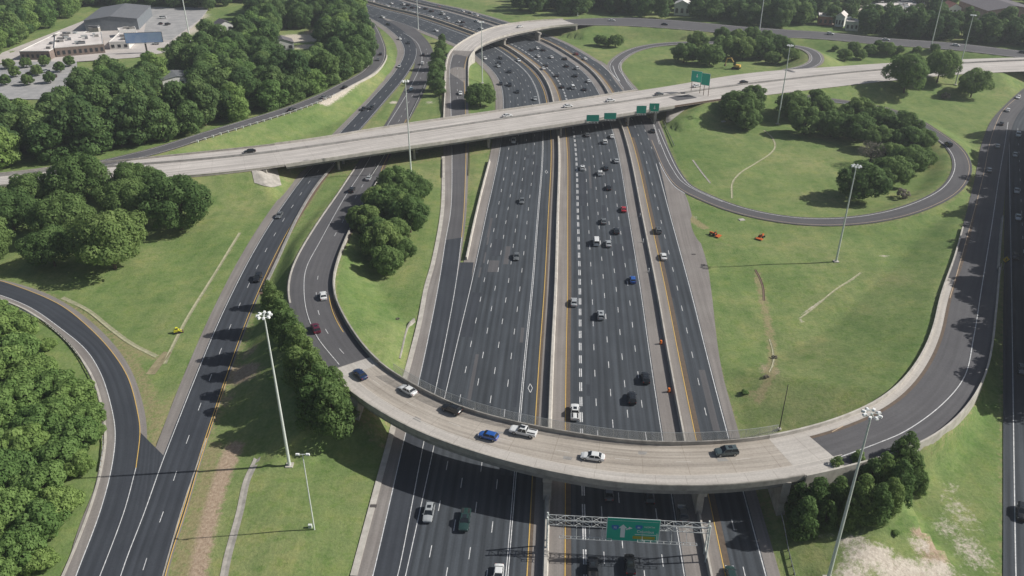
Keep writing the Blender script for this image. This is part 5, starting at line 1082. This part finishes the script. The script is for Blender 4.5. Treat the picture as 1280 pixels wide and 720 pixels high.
def vmesh(kind):
    sp = VSPEC[kind]; L, W = sp['L'], sp['W']; X = lambda f: (f - .5) * L; P = {}
    mb = MB(); loft(mb, [(X(f), ring(W / 2 * wf, zb, zt)) for f, zb, zt, wf in sp['st']]); P['body'] = mb.mesh('body', M['car_paint'])
    f0, f1, f2, f3 = sp['cab']; bz, rz = sp['bz'], sp['rz']; hw = W / 2; cb = MB()
    def cr(h, t): return [(-h, bz - .06), (h, bz - .06), (h * t, rz - .06), (-h * t, rz - .06)]
    vs = []; 
    for fx, z, h in ((f0, bz - .04, hw * .93), (f1, rz - .05, hw * .74), (f2, rz - .05, hw * .74), (f3, bz - .04, hw * .93)): vs += [(X(fx), -h, z), (X(fx), h, z)]
    cb.add(vs, [(0, 1, 3, 2), (2, 3, 5, 4), (4, 5, 7, 6), (0, 2, 4, 6), (1, 7, 5, 3), (0, 6, 7, 1)]); P['window_glass'] = cb.mesh('window_glass', M['glass'])
    rf = MB(); h = hw * .75; x0, x1 = X(f1) - .02, X(f2) + .02
    rf.add([(x0, -h, rz - .055), (x0, h, rz - .055), (x1, h, rz - .055), (x1, -h, rz - .055), (x0 + .1, -h * .82, rz), (x0 + .1, h * .82, rz), (x1 - .1, h * .82, rz), (x1 - .1, -h * .82, rz)], [(0, 3, 2, 1), (4, 5, 6, 7), (0, 1, 5, 4), (1, 2, 6, 5), (2, 3, 7, 6), (3, 0, 4, 7)])
    for s in (-1, 1):      # pillars
        for a, b in (((X(f3), hw * .945 * s, bz - .03), (X(f2), hw * .755 * s, rz - .05)), ((X(f0), hw * .945 * s, bz - .03), (X(f1), hw * .755 * s, rz - .05)), ((X((f0 + f3) / 2), hw * .945 * s, bz - .03), (X((f1 + f2) / 2), hw * .755 * s, rz - .05))): rf.tube([a, b], .045, 5)
    P['roof'] = rf.mesh('roof', M['car_paint'])
    if kind == 'pickup': P['bed'] = MB().box((X(.175), 0, 1.155), (L * .30, W * .80, .012)).mesh('bed', M['trim'])
    if kind == 'suv' or kind == 'pickup': P['roof_trim'] = MB().box((X((f1 + f2) / 2 + (.03)), 0, rz + .01), (L * .17, W * .42, .02)).mesh('sunroof', M['glass'])
    P['wheel'] = MB().tube([(0, -.12, 0), (0, .12, 0)], sp['wr'], 16).mesh('tyre', M['rubber'])
    P['rim'] = MB().tube([(0, -.13, 0), (0, .13, 0)], sp['wr'] * .62, 10).mesh('rim', M['rim'])
    P['headlight'] = MB().box((0, 0, 0), (.18, .38, .14)).mesh('headlight', M['headlight']); P['taillight'] = MB().box((0, 0, 0), (.1, .30, .2)).mesh('taillight', M['taillight'])
    P['mirror'] = MB().box((0, 0, 0), (.16, .22, .14)).mesh('mirror', M['car_paint'])
    # single-mesh version for cars a few pixels long
    fm_ = MB(); 
    def grab(me, off=(0, 0, 0), mi=0):
        fm_.cur = mi; fm_.add([(v.co.x + off[0], v.co.y + off[1], v.co.z + off[2]) for v in me.vertices], [tuple(p.vertices) for p in me.polygons])
    grab(P['body'], mi=0); grab(P['roof'], mi=0); grab(P['window_glass'], mi=1)
    for f in sp['wx']:
        for s in (-1, 1): grab(P['wheel'], (X(f), s * (hw - .11), sp['wr']), 2)
    for s in (-1, 1): grab(P['headlight'], (L / 2 - .16, s * hw * .66, sp['st'][-2][2] - .12), 3); grab(P['taillight'], (-L / 2 + .05, s * hw * .72, sp['st'][1][2] - .2), 4)
    if 'bed' in P: grab(P['bed'], mi=2)
    P['far'] = fm_.mesh(kind, [M['car_paint'], M['glass'], M['rubber'], M['headlight'], M['taillight']]); return P
VM = {k: vmesh(k) for k in VSPEC}
COLR = {'white': (.72, .73, .72), 'silver': (.36, .38, .39), 'grey': (.13, .14, .145), 'black': (.012, .013, .015), 'dark blue': (.012, .03, .09), 'blue': (.02, .10, .38), 'red': (.42, .02, .03), 'maroon': (.11, .012, .03), 'green grey': (.07, .095, .10), 'dark green': (.02, .05, .045), 'pale blue': (.35, .48, .56), 'dark red': (.16, .02, .02)}
def car(kind, col, p, ang, detail=True):
    P = VM[kind]; sp = VSPEC[kind]; L, W = sp['L'], sp['W']; c = (*COLR[col], 1)
    nm = {'suv': 'suv', 'pickup': 'pickup_truck', 'van': 'van'}.get(kind, 'car')
    if not detail:
        o = link(nm, P['far']); o.location = [float(v) for v in p]; o.rotation_euler = (0, 0, ang); o.color = c; return o
    e = empty(nm, p, ang); X = lambda f: (f - .5) * L
    def part(n, me, loc=(0, 0, 0), par=None): o = link(n, me, par or e, loc); o.color = c; return o
    part('body', P['body']); part('window_glass', P['window_glass']); part('roof', P['roof'])
    if 'bed' in P: part('bed', P['bed'])
    if 'roof_trim' in P: part('sunroof', P['roof_trim'])
    for f in sp['wx']:
        for s in (-1, 1): w0 = part('wheel', P['wheel'], (X(f), s * (W / 2 - .11), sp['wr'])); part('rim', P['rim'], (0, 0, 0), w0)
    for s in (-1, 1):
        part('headlight', P['headlight'], (L / 2 - .17, s * W * .33, sp['st'][-2][2] - .10)); part('taillight', P['taillight'], (-L / 2 + .05, s * W * .36, sp['st'][1][2] - .22))
        part('mirror', P['mirror'], (X(sp['cab'][3]) - .25, s * (W / 2 + .08), sp['bz'] + .02))
    return e
SED, SUV, PIC, VAN, HAT = 'sedan', 'suv', 'pickup', 'van', 'hatchback'
CARS = []
def cars(road, direc, lst, region): 
    for px, py, kd, cl in lst: CARS.append((road, direc, px, py, kd, cl, region))
W_, B_, S_, Y_ = 'white', 'black', 'silver', 'grey'
cars(HW, 1, [(728,209.5,SUV,W_),(750,216,SUV,W_),(757.5,209.5,SED,B_),(770.5,200.5,SED,S_),(761,234,SED,B_),(779.5,261,SED,'red'),(754.5,276,SED,Y_),(770.5,288,SED,B_),(745.5,302,VAN,W_),(760.5,304,SED,S_),(791,349,HAT,'blue'),(717.5,377,SED,S_),(751,393.5,SUV,S_),(807,472,SUV,B_),(790,497,SUV,B_),(718.7,515,PIC,W_)], 'on the right carriageway')
cars(HW, 1, [(765,170,SED,W_),(756,177,SUV,W_),(734,168,SED,Y_)], 'on the right carriageway by the overpass shadow')
cars(HW, 1, [(761,615,SED,Y_),(812,619.5,SUV,B_),(854,641,SED,Y_),(741,711,PIC,B_),(787.5,705,SUV,B_)], 'on the right carriageway below the curved flyover')
cars(HW, 1, [(823,287.5,SUV,Y_),(829.5,320,SED,W_),(816,163,SED,B_),(914,718,HAT,'dark green')], 'on the side road right of the barrier')
cars(HW, -1, [(652.5,250.5,SED,Y_),(645.5,320,SED,Y_),(642,176,SUV,W_)], 'on the left carriageway')
cars(HW, -1, [(536,641,SUV,S_),(581,650,PIC,'dark green'),(623,718,SED,W_)], 'on the left carriageway below the curved flyover')
cars(HW, -1, [(606,72.5,SED,W_),(648,75,SED,W_),(622.5,82,SED,S_),(625.6,72,SED,B_),(624,78,SED,B_),(637,89,SED,B_),(626,104,SED,B_),(637,105.5,SUV,B_),(647,114,SED,B_),(669,123,SED,S_)], 'on the left carriageway beyond the overpass')
cars(HW, 1, [(679,85,SED,W_),(682,81.5,SED,B_),(695.6,94,SED,B_),(716,109,VAN,W_),(703,108,SED,B_),(672.5,70,SED,W_),(689,71,SED,W_),(706,73,SED,B_),(708,82,SED,B_),(664,62,SED,B_),(671,60,SED,W_),(679,62,SED,B_),(721,85,SUV,W_),(719,94,SED,B_),(735.6,101,SED,W_),(730.6,111,SED,B_)], 'on the right carriageway beyond the overpass')
cars(HW, 1, [(720,67,SED,'dark red'),(731,73,SED,W_)], 'on the side road beyond the overpass')
cars(HW, -1, [(457,14,SED,W_),(459,21.5,SED,W_),(478,21,SED,W_),(485.6,30,SED,B_),(450,5.6,SED,B_),(545,38,SED,W_)], 'on the far left lanes near the top edge')
cars(HW, 1, [(466,1,SED,W_),(489,4,SED,W_),(484,7.5,SED,W_),(503.5,5,SUV,W_),(510,6,SED,B_),(515.6,9,SED,B_),(522.5,9,SED,W_),(532,10.5,SED,B_),(539,13.5,SED,B_),(547.5,8,SED,'dark red'),(553,17,VAN,W_),(559,22.5,SUV,W_),(539,20.6,SED,W_),(573,26.5,SED,W_),(577,15,SED,B_),(505,10,SED,B_),(516,15.6,SED,W_),(578,14,SED,W_),(588,15.6,SED,S_),(595.6,18.7,SED,W_),(595.6,26,SED,W_),(578,27,SED,B_),(576,32,SED,B_),(601,35,SED,W_)], 'in the busy far traffic at the top')
cars(JR, 1, [(650,33,SED,W_)], 'on the far flyover'); cars(JR, 1, [(765,25,SED,W_),(831,30,SED,B_),(1038,42,SUV,W_),(1107.5,49,SED,W_),(1195,56,SED,W_),(1279,65,SED,B_)], 'on the far road at upper right')
cars(JR, -1, [(575.5,116,SED,W_)], 'on the ramp beyond the overpass')
cars(ER, -1, [(499,82.5,SED,S_),(454,135.6,SED,B_),(464,134,SED,B_),(500,48,SED,W_),(510.6,53,SED,B_)], 'on the left ramp beyond the overpass')
cars(FR, -1, [(528,79,SUV,W_),(514,111,SED,'pale blue'),(529,68,SED,B_)], 'on the shaded ramp beyond the overpass')
cars(IR, -1, [(475.6,67,SED,B_),(472.5,74,SED,Y_),(431,108.5,SED,B_),(405,121,SED,Y_),(365,136.5,SED,B_)], 'on the side ramp by the wood')
cars(ER, -1, [(349,268.5,SED,Y_),(322,347,SUV,B_)], 'on the upper left ramp')
cars(FR, -1, [(440,237,SUV,B_),(461,222,SED,S_),(404,369,SED,W_),(394.5,410,SUV,'maroon')], 'on the left part of the curved ramp')
cars(FR, -1, [(450,467,SED,'dark blue'),(510,487,SED,W_),(564.5,511,SUV,B_),(610.6,544,HAT,'blue'),(654,539,PIC,W_),(741,570,SED,W_),(908,564,SUV,'green grey')], 'on the curved flyover')
cars(HR, 1, [(634,144,SED,W_),(710,132,SED,W_),(763,125,SED,W_),(824,117,SED,Y_),(871,107,SED,W_),(930,102,SED,B_)], 'on the overpass'); cars(HR, -1, [(312,188.5,SED,B_)], 'on the overpass road at left')
cars(LR, 1, [(1185.6,180,SUV,B_)], 'on the right loop ramp')
cars(NR, -1, [(1273,121,SED,W_),(1260,137,SED,W_),(1252,154,SED,B_),(1247,182,SED,S_),(1237,212,SED,S_),(1273,168,SUV,W_),(1269,193,SED,S_),(1271,238,SED,S_),(1273,271,SED,W_),(1270,319.5,SED,B_),(1278,461,SED,Y_),(1278,640,SUV,B_)], 'on the highway at the right edge')
KN = {SED: 'sedan', SUV: 'suv', PIC: 'pickup truck', VAN: 'van', HAT: 'hatchback'}
NRoff = None
cnt = {}
for c in CARS: cnt.setdefault((c[4], c[5], c[6]), []).append(c)
for c in CARS:
    r, dr, px, py, kd, cl, reg = c; P_, i = r.at(px, py, .75)
    if r is HR and (i == 0 or True): pass
    T_ = r.T[i] * dr
    if r is NR and py < 300 and px < 1262: j = FR.near(P_[0], P_[1]); T_ = FR.T[j]; P_ = FR.at(px, py, .75)[0]
    L_ = sorted(cnt[(kd, cl, reg)], key=lambda q: -q[3]); k = L_.index(c)
    o = car(kd, cl, (P_[0], P_[1], P_[2] + .05), math.atan2(T_[1], T_[0]), detail=py > 160)
    word = '' if len(L_) == 1 else ('nearest ' if k == 0 else 'farthest ' if k == len(L_) - 1 else ORD[k] + ' nearest ')
    cat_ = {'pickup': 'pickup truck', 'van': 'van', 'suv': 'suv'}.get(kd, 'car')
    tag(o, f'{word}{cl} {KN[kd]} {reg}', cat_, 'vehicles ' + reg)
# parked cars of the far car park, upper right
rk = random.Random(3)
for row in range(5):
    for k in range(15):
        px = 1083 + k * 5.0 + rk.uniform(-.5, .5); py = 1.5 + row * 2.1
        if rk.random() < .25 or py > 10: continue
        p = GT(px, py)[0]; o = car(rk.choice([SED, SUV, SED]), 'white' if rk.random() < .45 else rk.choice(['silver', 'grey', 'black', 'dark blue']), (p[0], p[1], p[2] + .15), 1.5, False)
        tag(o, 'tiny parked car in the far car park at the top right', 'car', 'cars in the far car park')

# ================================================================== MACHINES AND SITE THINGS
def tracked_loader(px, py, ang, label, m_, s=1.0, arm=True):
    p = GT(px, py)[0]; root = empty('loader', p, ang); root.scale = (s, s, s); tag(root, label, 'machine')
    for y in (-.8, .8): MB().box((0, y, .4), (2.6, .42, .7), 0, (.8, 1)).build('track', M['rubber'], root)
    mb = MB(); mb.box((-.3, 0, 1.05), (2.1, 1.15, .8), 0, (.9, .9)); mb.build('body', m_, root)
    cb = MB().box((-.1, 0, 1.85), (1.0, .95, .9), 0, (.88, .88)).build('cab', M['glass'], root); MB().box((-.1, 0, 2.34), (.95, .9, .08)).build('cab_roof', m_, cb)
    if arm:
        mb = MB()
        for y in (-.62, .62): mb.tube([(-1.0, y, 1.7), (.4, y, 1.5), (1.7, y, .5)], .11, 6)
        am = mb.build('arm', m_, root); MB().box((2.0, 0, .35), (.55, 1.7, .6), 0, (.6, 1)).build('bucket', M['steel_brown'], am)
    return root
def mower(px, py, ang, label):
    p = GT(px, py)[0]; root = empty('mowing_tractor', p, ang); root.scale = (.9,) * 3; tag(root, label, 'tractor')
    for x, r in ((-.75, .62), (.95, .38)):
        for y in (-.72, .72): MB().tube([(x, y - .16, r), (x, y + .16, r)], r, 14).build('wheel', M['rubber'], root)
    MB().box((.65, 0, .95), (1.5, .6, .62), 0, (.92, .85)).build('bonnet', M['machine_red'], root); MB().box((-.6, 0, .95), (1.1, 1.2, .35)).build('body', M['machine_red'], root)
    MB().box((-.75, 0, 1.35), (.5, .55, .5), 0, (.7, .9)).build('seat', M['trim'], root)
    mb = MB()
    for y in (-.5, .5): mb.tube([(-1.05, y, 1.0), (-1.05, y, 2.3)], .05, 6)
    mb.tube([(-1.05, -.5, 2.3), (-1.05, .5, 2.3)], .05, 6); mb.build('roll_bar', M['machine_red'], root)
    MB().box((-2.3, 0, .42), (1.5, 2.6, .28), 0, (.95, .95)).build('mower_deck', M['machine_red'], root)
mower(891, 294, 2.4, 'orange red mowing tractor on the grass nearest the paved verge'); mower(952, 297, .9, 'smaller looking orange mowing tractor on the grass below the right loop')
tracked_loader(222, 416, .4, 'small yellow machine standing on the long pale ditch at left', mat('machine_lime', (.75, .72, .05), .5), .7)
# excavator beyond the overpass
p = GT(920, 86)[0]; ex = empty('excavator', p, 2.6); ex.scale = (1.3,) * 3; tag(ex, 'yellow excavator parked by the grove above the overpass road', 'excavator')
for y in (-1.1, 1.1): MB().box((0, y, .45), (3.6, .55, .85), 0, (.85, 1)).build('track', M['rubber'], ex)
MB().box((-.4, 0, 1.45), (2.9, 2.2, .95), 0, (.92, .92)).build('body', M['machine_yellow'], ex); MB().box((.7, .65, 2.4), (1.2, .9, 1.4), 0, (.85, .9)).build('cab', M['glass'], ex)
bo = MB().tube([(1.0, -.3, 1.8), (2.8, -.3, 4.4), (4.6, -.3, 4.0)], [.3, .28, .22], 8).build('boom', M['machine_yellow'], ex); MB().tube([(4.6, -.3, 4.1), (5.3, -.3, 1.6)], [.22, .16], 8).build('stick', M['machine_yellow'], bo); MB().box((5.3, -.3, 1.1), (.9, 1.0, .9), 0, (.6, 1)).build('bucket', M['steel_brown'], ex)
def cone_thing(px, py, label, kind='cone'):
    p = G(px, py, 0)
    root = empty('traffic_drum', (p[0], p[1], .02)); tag(root, label, 'traffic drum')
    MB().tube([(0, 0, .06), (0, 0, 1.15)], [.36, .26], 12).build('drum', M['orange'], root); MB().box((0, 0, .03), (.8, .8, .06)).build('base', M['rubber'], root)
    for z in (.4, .8): MB().tube([(0, 0, z), (0, 0, z + .16)], [.345 - z * .09, .33 - z * .09], 12).build('white_band', M['sign_white'], root)
for px, py, w_ in ((826,430,'farther'),(836,490,'nearer')): cone_thing(px, py, f'{w_} orange traffic drum standing against the barrier right of the highway')
for px, py, ww in ((797,238,'farthest'),(800,271,'middle'),(804,303,'second nearest'),(811,340,'nearest')):
    p = G(px, py, 0); root = empty('marker_post', (p[0], p[1], 0)); tag(root, f'{ww} small pale crash marker post beside the right barrier', 'marker post'); MB().tube([(0, 0, 0), (0, 0, 1.3)], .12, 8).build('post', M['lamp_white'], root); MB().box((0, 0, .08), (.7, .7, .16)).build('base', M['concrete_pale'], root)
for px, py, lb in ((867,318+0,'dark drain grate on the paved verge right of the highway'),(879,331,'dark oil stained drain cover on the widened verge at right'),(467,633,'dark drain inlet in the pale kerb left of the lower highway')):
    p = G(px, py, 0); o = MB().box((0, 0, 0), (1.3, .8, .05)).build('drain_cover', M['steel_dark'], None, loc=(p[0], p[1], .17 if px < 500 else .06)); tag(o, lb, 'drain cover')
for px, py, lb in ((340,232-30,'x'),): pass
for px, py, lb in ((927,275,'small pale drain box in the grass below the right loop'),(904,152,'flat pale concrete drain slab under the round trees right of the overpass'),(843,226,'x')):
    if lb == 'x': continue
    p = GT(px, py)[0]; o = MB().box((0, 0, .12), (2.2, 1.6, .3), .3, (.9, .9)).build('drain_box', M['concrete_pale'], None, loc=tuple(p)); tag(o, lb, 'drain box')

# ================================================================== BUILDINGS, FAR LEFT
def facade_box(root, name, c, d, rz, m_, base=0): return MB().box((c[0], c[1], c[2] + d[2] / 2), d, rz).build(name, m_, root)
M['metal_grey'] = grain('metal_grey', (.15, .155, .165), (.19, .195, .205), .4, .5)
M['metal_wall'] = grain('metal_wall', (.16, .18, .20), (.21, .23, .25), .5, .6)
M['roof_white'] = grain('roof_white', (.56, .51, .48), (.76, .71, .67), .12)
M['brick_brown'] = grain('brick_brown', (.18, .14, .12), (.26, .21, .18), .6)
M['lot_grey'] = grain('lot_grey', (.28, .28, .28), (.42, .41, .40), .16)
M['lot_pale'] = grain('lot_pale', (.46, .42, .39), (.56, .52, .49), .1)
M['window_dark'] = mat('window_dark', (.04, .045, .05), .3)
M['billboard_blue'] = grain('billboard_blue', (.16, .32, .66), (.42, .52, .78), .10, .5, .3, 0, (.20, .60, .88))
M['roof_dark'] = grain('roof_dark', (.12, .11, .12), (.17, .16, .17), 1)
M['roof_red'] = grain('roof_red', (.30, .13, .10), (.38, .18, .14), 1)
M['wall_white'] = grain('wall_white', (.64, .63, .60), (.74, .73, .70), .5)
def quad_px(name, pts, z, m_, kind='structure', parent=None):
    P = G([p[0] for p in pts], [p[1] for p in pts], z); o = MB().add([tuple(q) for q in P], [tuple(range(len(P)))], [(q[0], q[1]) for q in P]).build(name, m_, parent); 
    if kind: tag(o, kind=kind)
    return o
quad_px('parking_lot', [(-60,120),(-60,92),(20,77),(96,77),(98,104),(60,124),(0,124)], .5, M['lot_grey'])
quad_px('yard', [(-10,80),(2,66),(104,26),(132,8),(262,9),(252,24),(205,66),(168,72),(96,77),(20,77)], .46, M['lot_pale'])
quad_px('upper_yard', [(186,10),(262,9),(250,24),(214,50),(178,52)], .50, M['lot_grey'])
pl_ = MB()
for k in range(3): 
    a = catmull(G([-40, 40, 96], [100 - k * 11 + 8, 98 - k * 8 + 4, 96 - k * 7 + 2], .51), 3); solid(pl_, a, .35)
sheet('stall_lines', pl_, M['paint_pale'])['kind'] = 'structure'
def low_building(p0, p1, depth, h, label, wall, roof, name='low_building', gable=0.0, win=0, parapet=.4):
    """front base line from pixel p0 to p1 (ground), running back by depth metres"""
    a, b = G(*p0, .45), G(*p1, .45); d = (b - a)[:2]; L = float(np.hypot(*d)); ang = math.atan2(d[1], d[0]); root = empty(name, a, ang); tag(root, label, 'building')
    if gable:
        vs = [(0, 0, 0), (L, 0, 0), (L, depth, 0), (0, depth, 0), (0, 0, h), (L, 0, h), (L, depth, h), (0, depth, h), (L / 2, 0, h + gable - .1), (L / 2, depth, h + gable - .1)]
        MB().add(vs, [(0, 1, 5, 8, 4), (1, 2, 6, 5), (2, 3, 7, 9, 6), (3, 0, 4, 7), (0, 3, 2, 1)]).build('wall', wall, root)
        MB().add([(-.4, -.4, h - .05), (L / 2, -.4, h + gable), (L / 2, depth + .4, h + gable), (-.4, depth + .4, h - .05), (L + .4, -.4, h - .05), (L + .4, depth + .4, h - .05), (-.4, -.4, h + .1), (L / 2, -.4, h + gable + .15), (L / 2, depth + .4, h + gable + .15), (-.4, depth + .4, h + .1), (L + .4, -.4, h + .1), (L + .4, depth + .4, h + .1)],
                 [(6, 7, 8, 9), (7, 10, 11, 8), (0, 3, 2, 1), (1, 2, 5, 4), (0, 1, 7, 6), (1, 4, 10, 7), (3, 9, 8, 2), (2, 8, 11, 5), (0, 6, 9, 3), (4, 5, 11, 10)]).build('roof', roof, root)
    else:
        MB().box((L / 2, depth / 2, h / 2), (L, depth, h)).build('wall', wall, root)
        rf = MB().box((L / 2, depth / 2, h + .06), (L - .6, depth - .6, .12)).build('roof', roof, root)
        mb = MB()
        for c, dd in (((L / 2, .15), (L, .3)), ((L / 2, depth - .15), (L, .3)), ((.15, depth / 2), (.3, depth - .6)), ((L - .15, depth / 2), (.3, depth - .6))): mb.box((c[0], c[1], h + parapet / 2), (dd[0], dd[1], parapet))
        mb.build('parapet', M['wall_white'], root)
        rr = random.Random(int(L)); 
        for k in range(3 + int(L * depth / 130)): MB().box((L * rr.uniform(.1, .9), depth * rr.uniform(.1, .9), h + .8), (rr.uniform(1.5, 4), rr.uniform(1.5, 3), 1.4)).build('air_unit', M[rr.choice(['galv', 'metal_grey', 'concrete_dark'])], rf)
    for k in range(win):
        x = L * (k + .5) / win; MB().box((x, -.03, h * .45), (L / win * .5, .12, h * .42)).build('window', M['window_dark'], root)
    return root
low_building((108,39.5), (174,37), 52, 7.5, 'large grey metal warehouse with a shallow pitched roof at far left', M['metal_wall'], M['metal_grey'], 'warehouse', 2.2, 0)
low_building((112,41.5), (124,41.5), 0.1 + 3, 3.4, 'small pale loading canopy at the front of the grey warehouse', M['concrete'], M['roof_white'], 'loading_canopy')
low_building((27,75), (64,74.5), 58, 5.0, 'low brown fronted building at the left end of the white roofed row', M['brick_brown'], M['roof_white'], 'low_building', 0, 6)
low_building((71,71.5), (132,66), 40, 5.5, 'long brown fronted building with a white flat roof behind the car park', M['brick_brown'], M['roof_white'], 'low_building', 0, 9)
low_building((138,62), (162,61), 30, 4.5, 'pale low building just left of the blue billboard', M['wall_white'], M['roof_white'], 'low_building', 0, 3)
low_building((150,47), (172,45), 9, 4.5, 'small white roofed shed between the warehouse and the billboard', M['wall_white'], M['roof_white'], 'shed', 0, 0)
low_building((205,112), (243,107), 15, 5.0, 'blue grey roofed building half hidden in the left wood', M['wall_white'], M['metal_grey'], 'low_building', 1.2, 4)
low_building((342,64), (368,62), 12, 4.5, 'dark roofed house with a pale front in the clearing of the upper left wood', M['wall_white'], M['roof_dark'], 'house', 2.6, 3)
low_building((276,40), (292,38), 12, 4.5, 'small house with a dark roof among trees right of the pylon', M['wall_white'], M['roof_dark'], 'house', 2.5, 2)
for k, (px, py, cl) in enumerate([(204,23,W_),(210,32,'black'),(201,31,'black'),(195,56,'silver'),(76,66,W_),(18,92,B_),(38,94,B_),(58,92,'silver'),(70,98,B_),(30,104,W_)]):
    p = GT(px, py)[0]; o = car(SUV if k % 2 else VAN if k == 0 else SED, cl, (p[0], p[1], .55), .3 + k, False); tag(o, f'{ORD[k]} parked {cl} vehicle from the top of the far left building lots' if k else 'white parked van beside the grey warehouse', 'car', 'vehicles parked on the building lots')
# billboard
pb0 = G(184, 66, .4); bb = empty('billboard', pb0, .18); tag(bb, 'large blue billboard on a single thick pole above the left wood', 'billboard')
zc_ = 8.6; MB().tube([(0, 0, 0), (0, 0, zc_)], .55, 12).build('pole', M['steel_dark'], bb); pn = MB().box((0, -.8, zc_ + 1.0), (22.5, .5, 6.4)).build('panel_frame', M['steel_dark'], bb); MB().box((0, -1.10, zc_ + 1.0), (22.0, .06, 6.0)).build('poster', M['billboard_blue'], pn); MB().box((0, -1.6, zc_ - 2.4), (21, 1.0, .12)).build('catwalk', M['galv'], bb)
# utility pole with cross-arms
pp_ = G(238, 52, 0); pt = empty('utility_pole', pp_, .3); tag(pt, 'tall pale communication pole with antennas above the left wood', 'pole')
MB().tube([(0, 0, 0), (0, 0, 34)], [.45, .25], 10).build('pole', M['galv_pale'], pt)
for z in (33, 30): 
    mb = MB()
    for k in range(3):
        a = k * 2.1; mb.tube([(0, 0, z), (math.cos(a) * 2.0, math.sin(a) * 2.0, z)], .08, 5)
        for t in (-.5, .5): mb.box((math.cos(a) * 2.0 - math.sin(a) * t * 1.6, math.sin(a) * 2.0 + math.cos(a) * t * 1.6, z), (.3, .4, 2.0), a)
    mb.build('antenna', M['lamp_white'], pt)
# ---- far right buildings seen through the tree belt
for a, b, dp, h, lb, wl, rf_, gb in [((1022,31),(1040,32),14,6,'red brick building behind the tree belt at upper right','roof_red','roof_white',0),((1043,33),(1054,34),12,7,'pale green gabled building behind the tree belt','wall_white','roof_white',2.5),((1056,38),(1072,39),12,6,'bright white building showing through the tree belt','wall_white','roof_white',0),
                                     ((1125,27),(1172,26),40,6,'long pale flat roofed building at the top right','wall_white','roof_white',0),((1185,18),(1200,18),14,5,'house with a reddish pitched roof at the top right','wall_white','roof_red',3),((1232,26),(1300,26),44,7,'wide brown grey roofed building in the top right corner','brick_brown','roof_dark',3.5),((842,19),(862,20),12,8,'white house showing through the trees above the far road','wall_white','wall_white',3),((816,8),(832,8),12,6,'small pale house in the far trees left of the white house','wall_white','roof_white',3)]:
    low_building(a, b, dp, h, lb, M[wl], M[rf_], 'building', gb, 3)
quad_px('car_park', [(1078,12),(1082,-2),(1152,-3),(1154,12)], .3, M['lot_grey'])

swale([(944,337),(950,348),(954,360),(955,376)], .55, M['steel_brown'], 'narrow dark gully cutting the upper middle right field', 'gully')
swale([(962,424),(966,438),(967,452),(962,466)], .5, M['swale'], 'short pale washed gully in the middle right field', 'gully')
for k, (px, py, r, lb) in enumerate([(931,490,5,'low dark shrub in the grass near the side road, behind the flyover'),(968,446,4,'small weed clump beside the pale gully in the right field'),(958,470,4,'small weed clump below the gully in the right field'),(1120,665,5,'dark scrub clump at the edge of the pale sand lower right'),(1160,672,4,'small dark bush right of the pale sand lower right'),(497,398,3,'small weed patch on the grass above the left end of the flyover')]):
    tag(crown_at('bush' if k in (0, 3, 4) else 'shrub', px, py, r, 'shrub', .7), lb, 'shrub')

for k, (px, py) in enumerate([(12,86),(34,85),(57,84),(20,97),(48,96),(76,92),(8,108),(36,107),(64,105),(88,84)]):
    p = GT(px, py)[0]; tag(plant('mid', p[0], p[1], .5, .42, .5), f'small round car park tree, {ORD[k]} in the far left parking lot counting from the back', 'tree', 'car park trees')

# repaired and stained patches on the lanes
rp_ = random.Random(21); S0, S1 = HW.spx(683, 660), HW.spx(694, 150)
for k in range(34):
    ln = rp_.choice([-23.5, -19.8, -16, -12.3, -8.7, 9.4, 13, 16.7, 20.3, 24, 35.1, 38.9]); a = rp_.uniform(S0, S1); L0 = rp_.uniform(4, 26); wd = rp_.choice([.5, .9, 1.6, 3.2])
    o = rp_.uniform(-.5, .5) if wd < 2 else 0
    hw_ = MB().ribbon(HW.off(ln + o - wd / 2, .0235 + .0002 * k, a, a + L0), HW.off(ln + o + wd / 2, .0235 + .0002 * k, a, a + L0)); sheet('asphalt_patch', hw_, M['asphalt_new' if k % 3 else 'asphalt_old'], hw)
for k in range(8):
    a = FR.b0 + 8 + k * 15.0 + rp_.uniform(-4, 4); o = rp_.uniform(-3, 3)
    if a < FR.b1 - 4: sheet('repair_patch', MB().ribbon(FR.off(o - .5, .045, a, a + rp_.uniform(.8, 2.5)), FR.off(o + .5, .045, a, a + rp_.uniform(.8, 2.5))), M['concrete_dark'], fo)
pp = MB().ribbon(HR.off(2.5, .045, HR.spx(838,122), HR.spx(858,118)), HR.off(9.5, .045, HR.spx(838,122), HR.spx(858,118)), ncross=2); sheet('asphalt_patch', pp, M['asphalt_old'], hb)
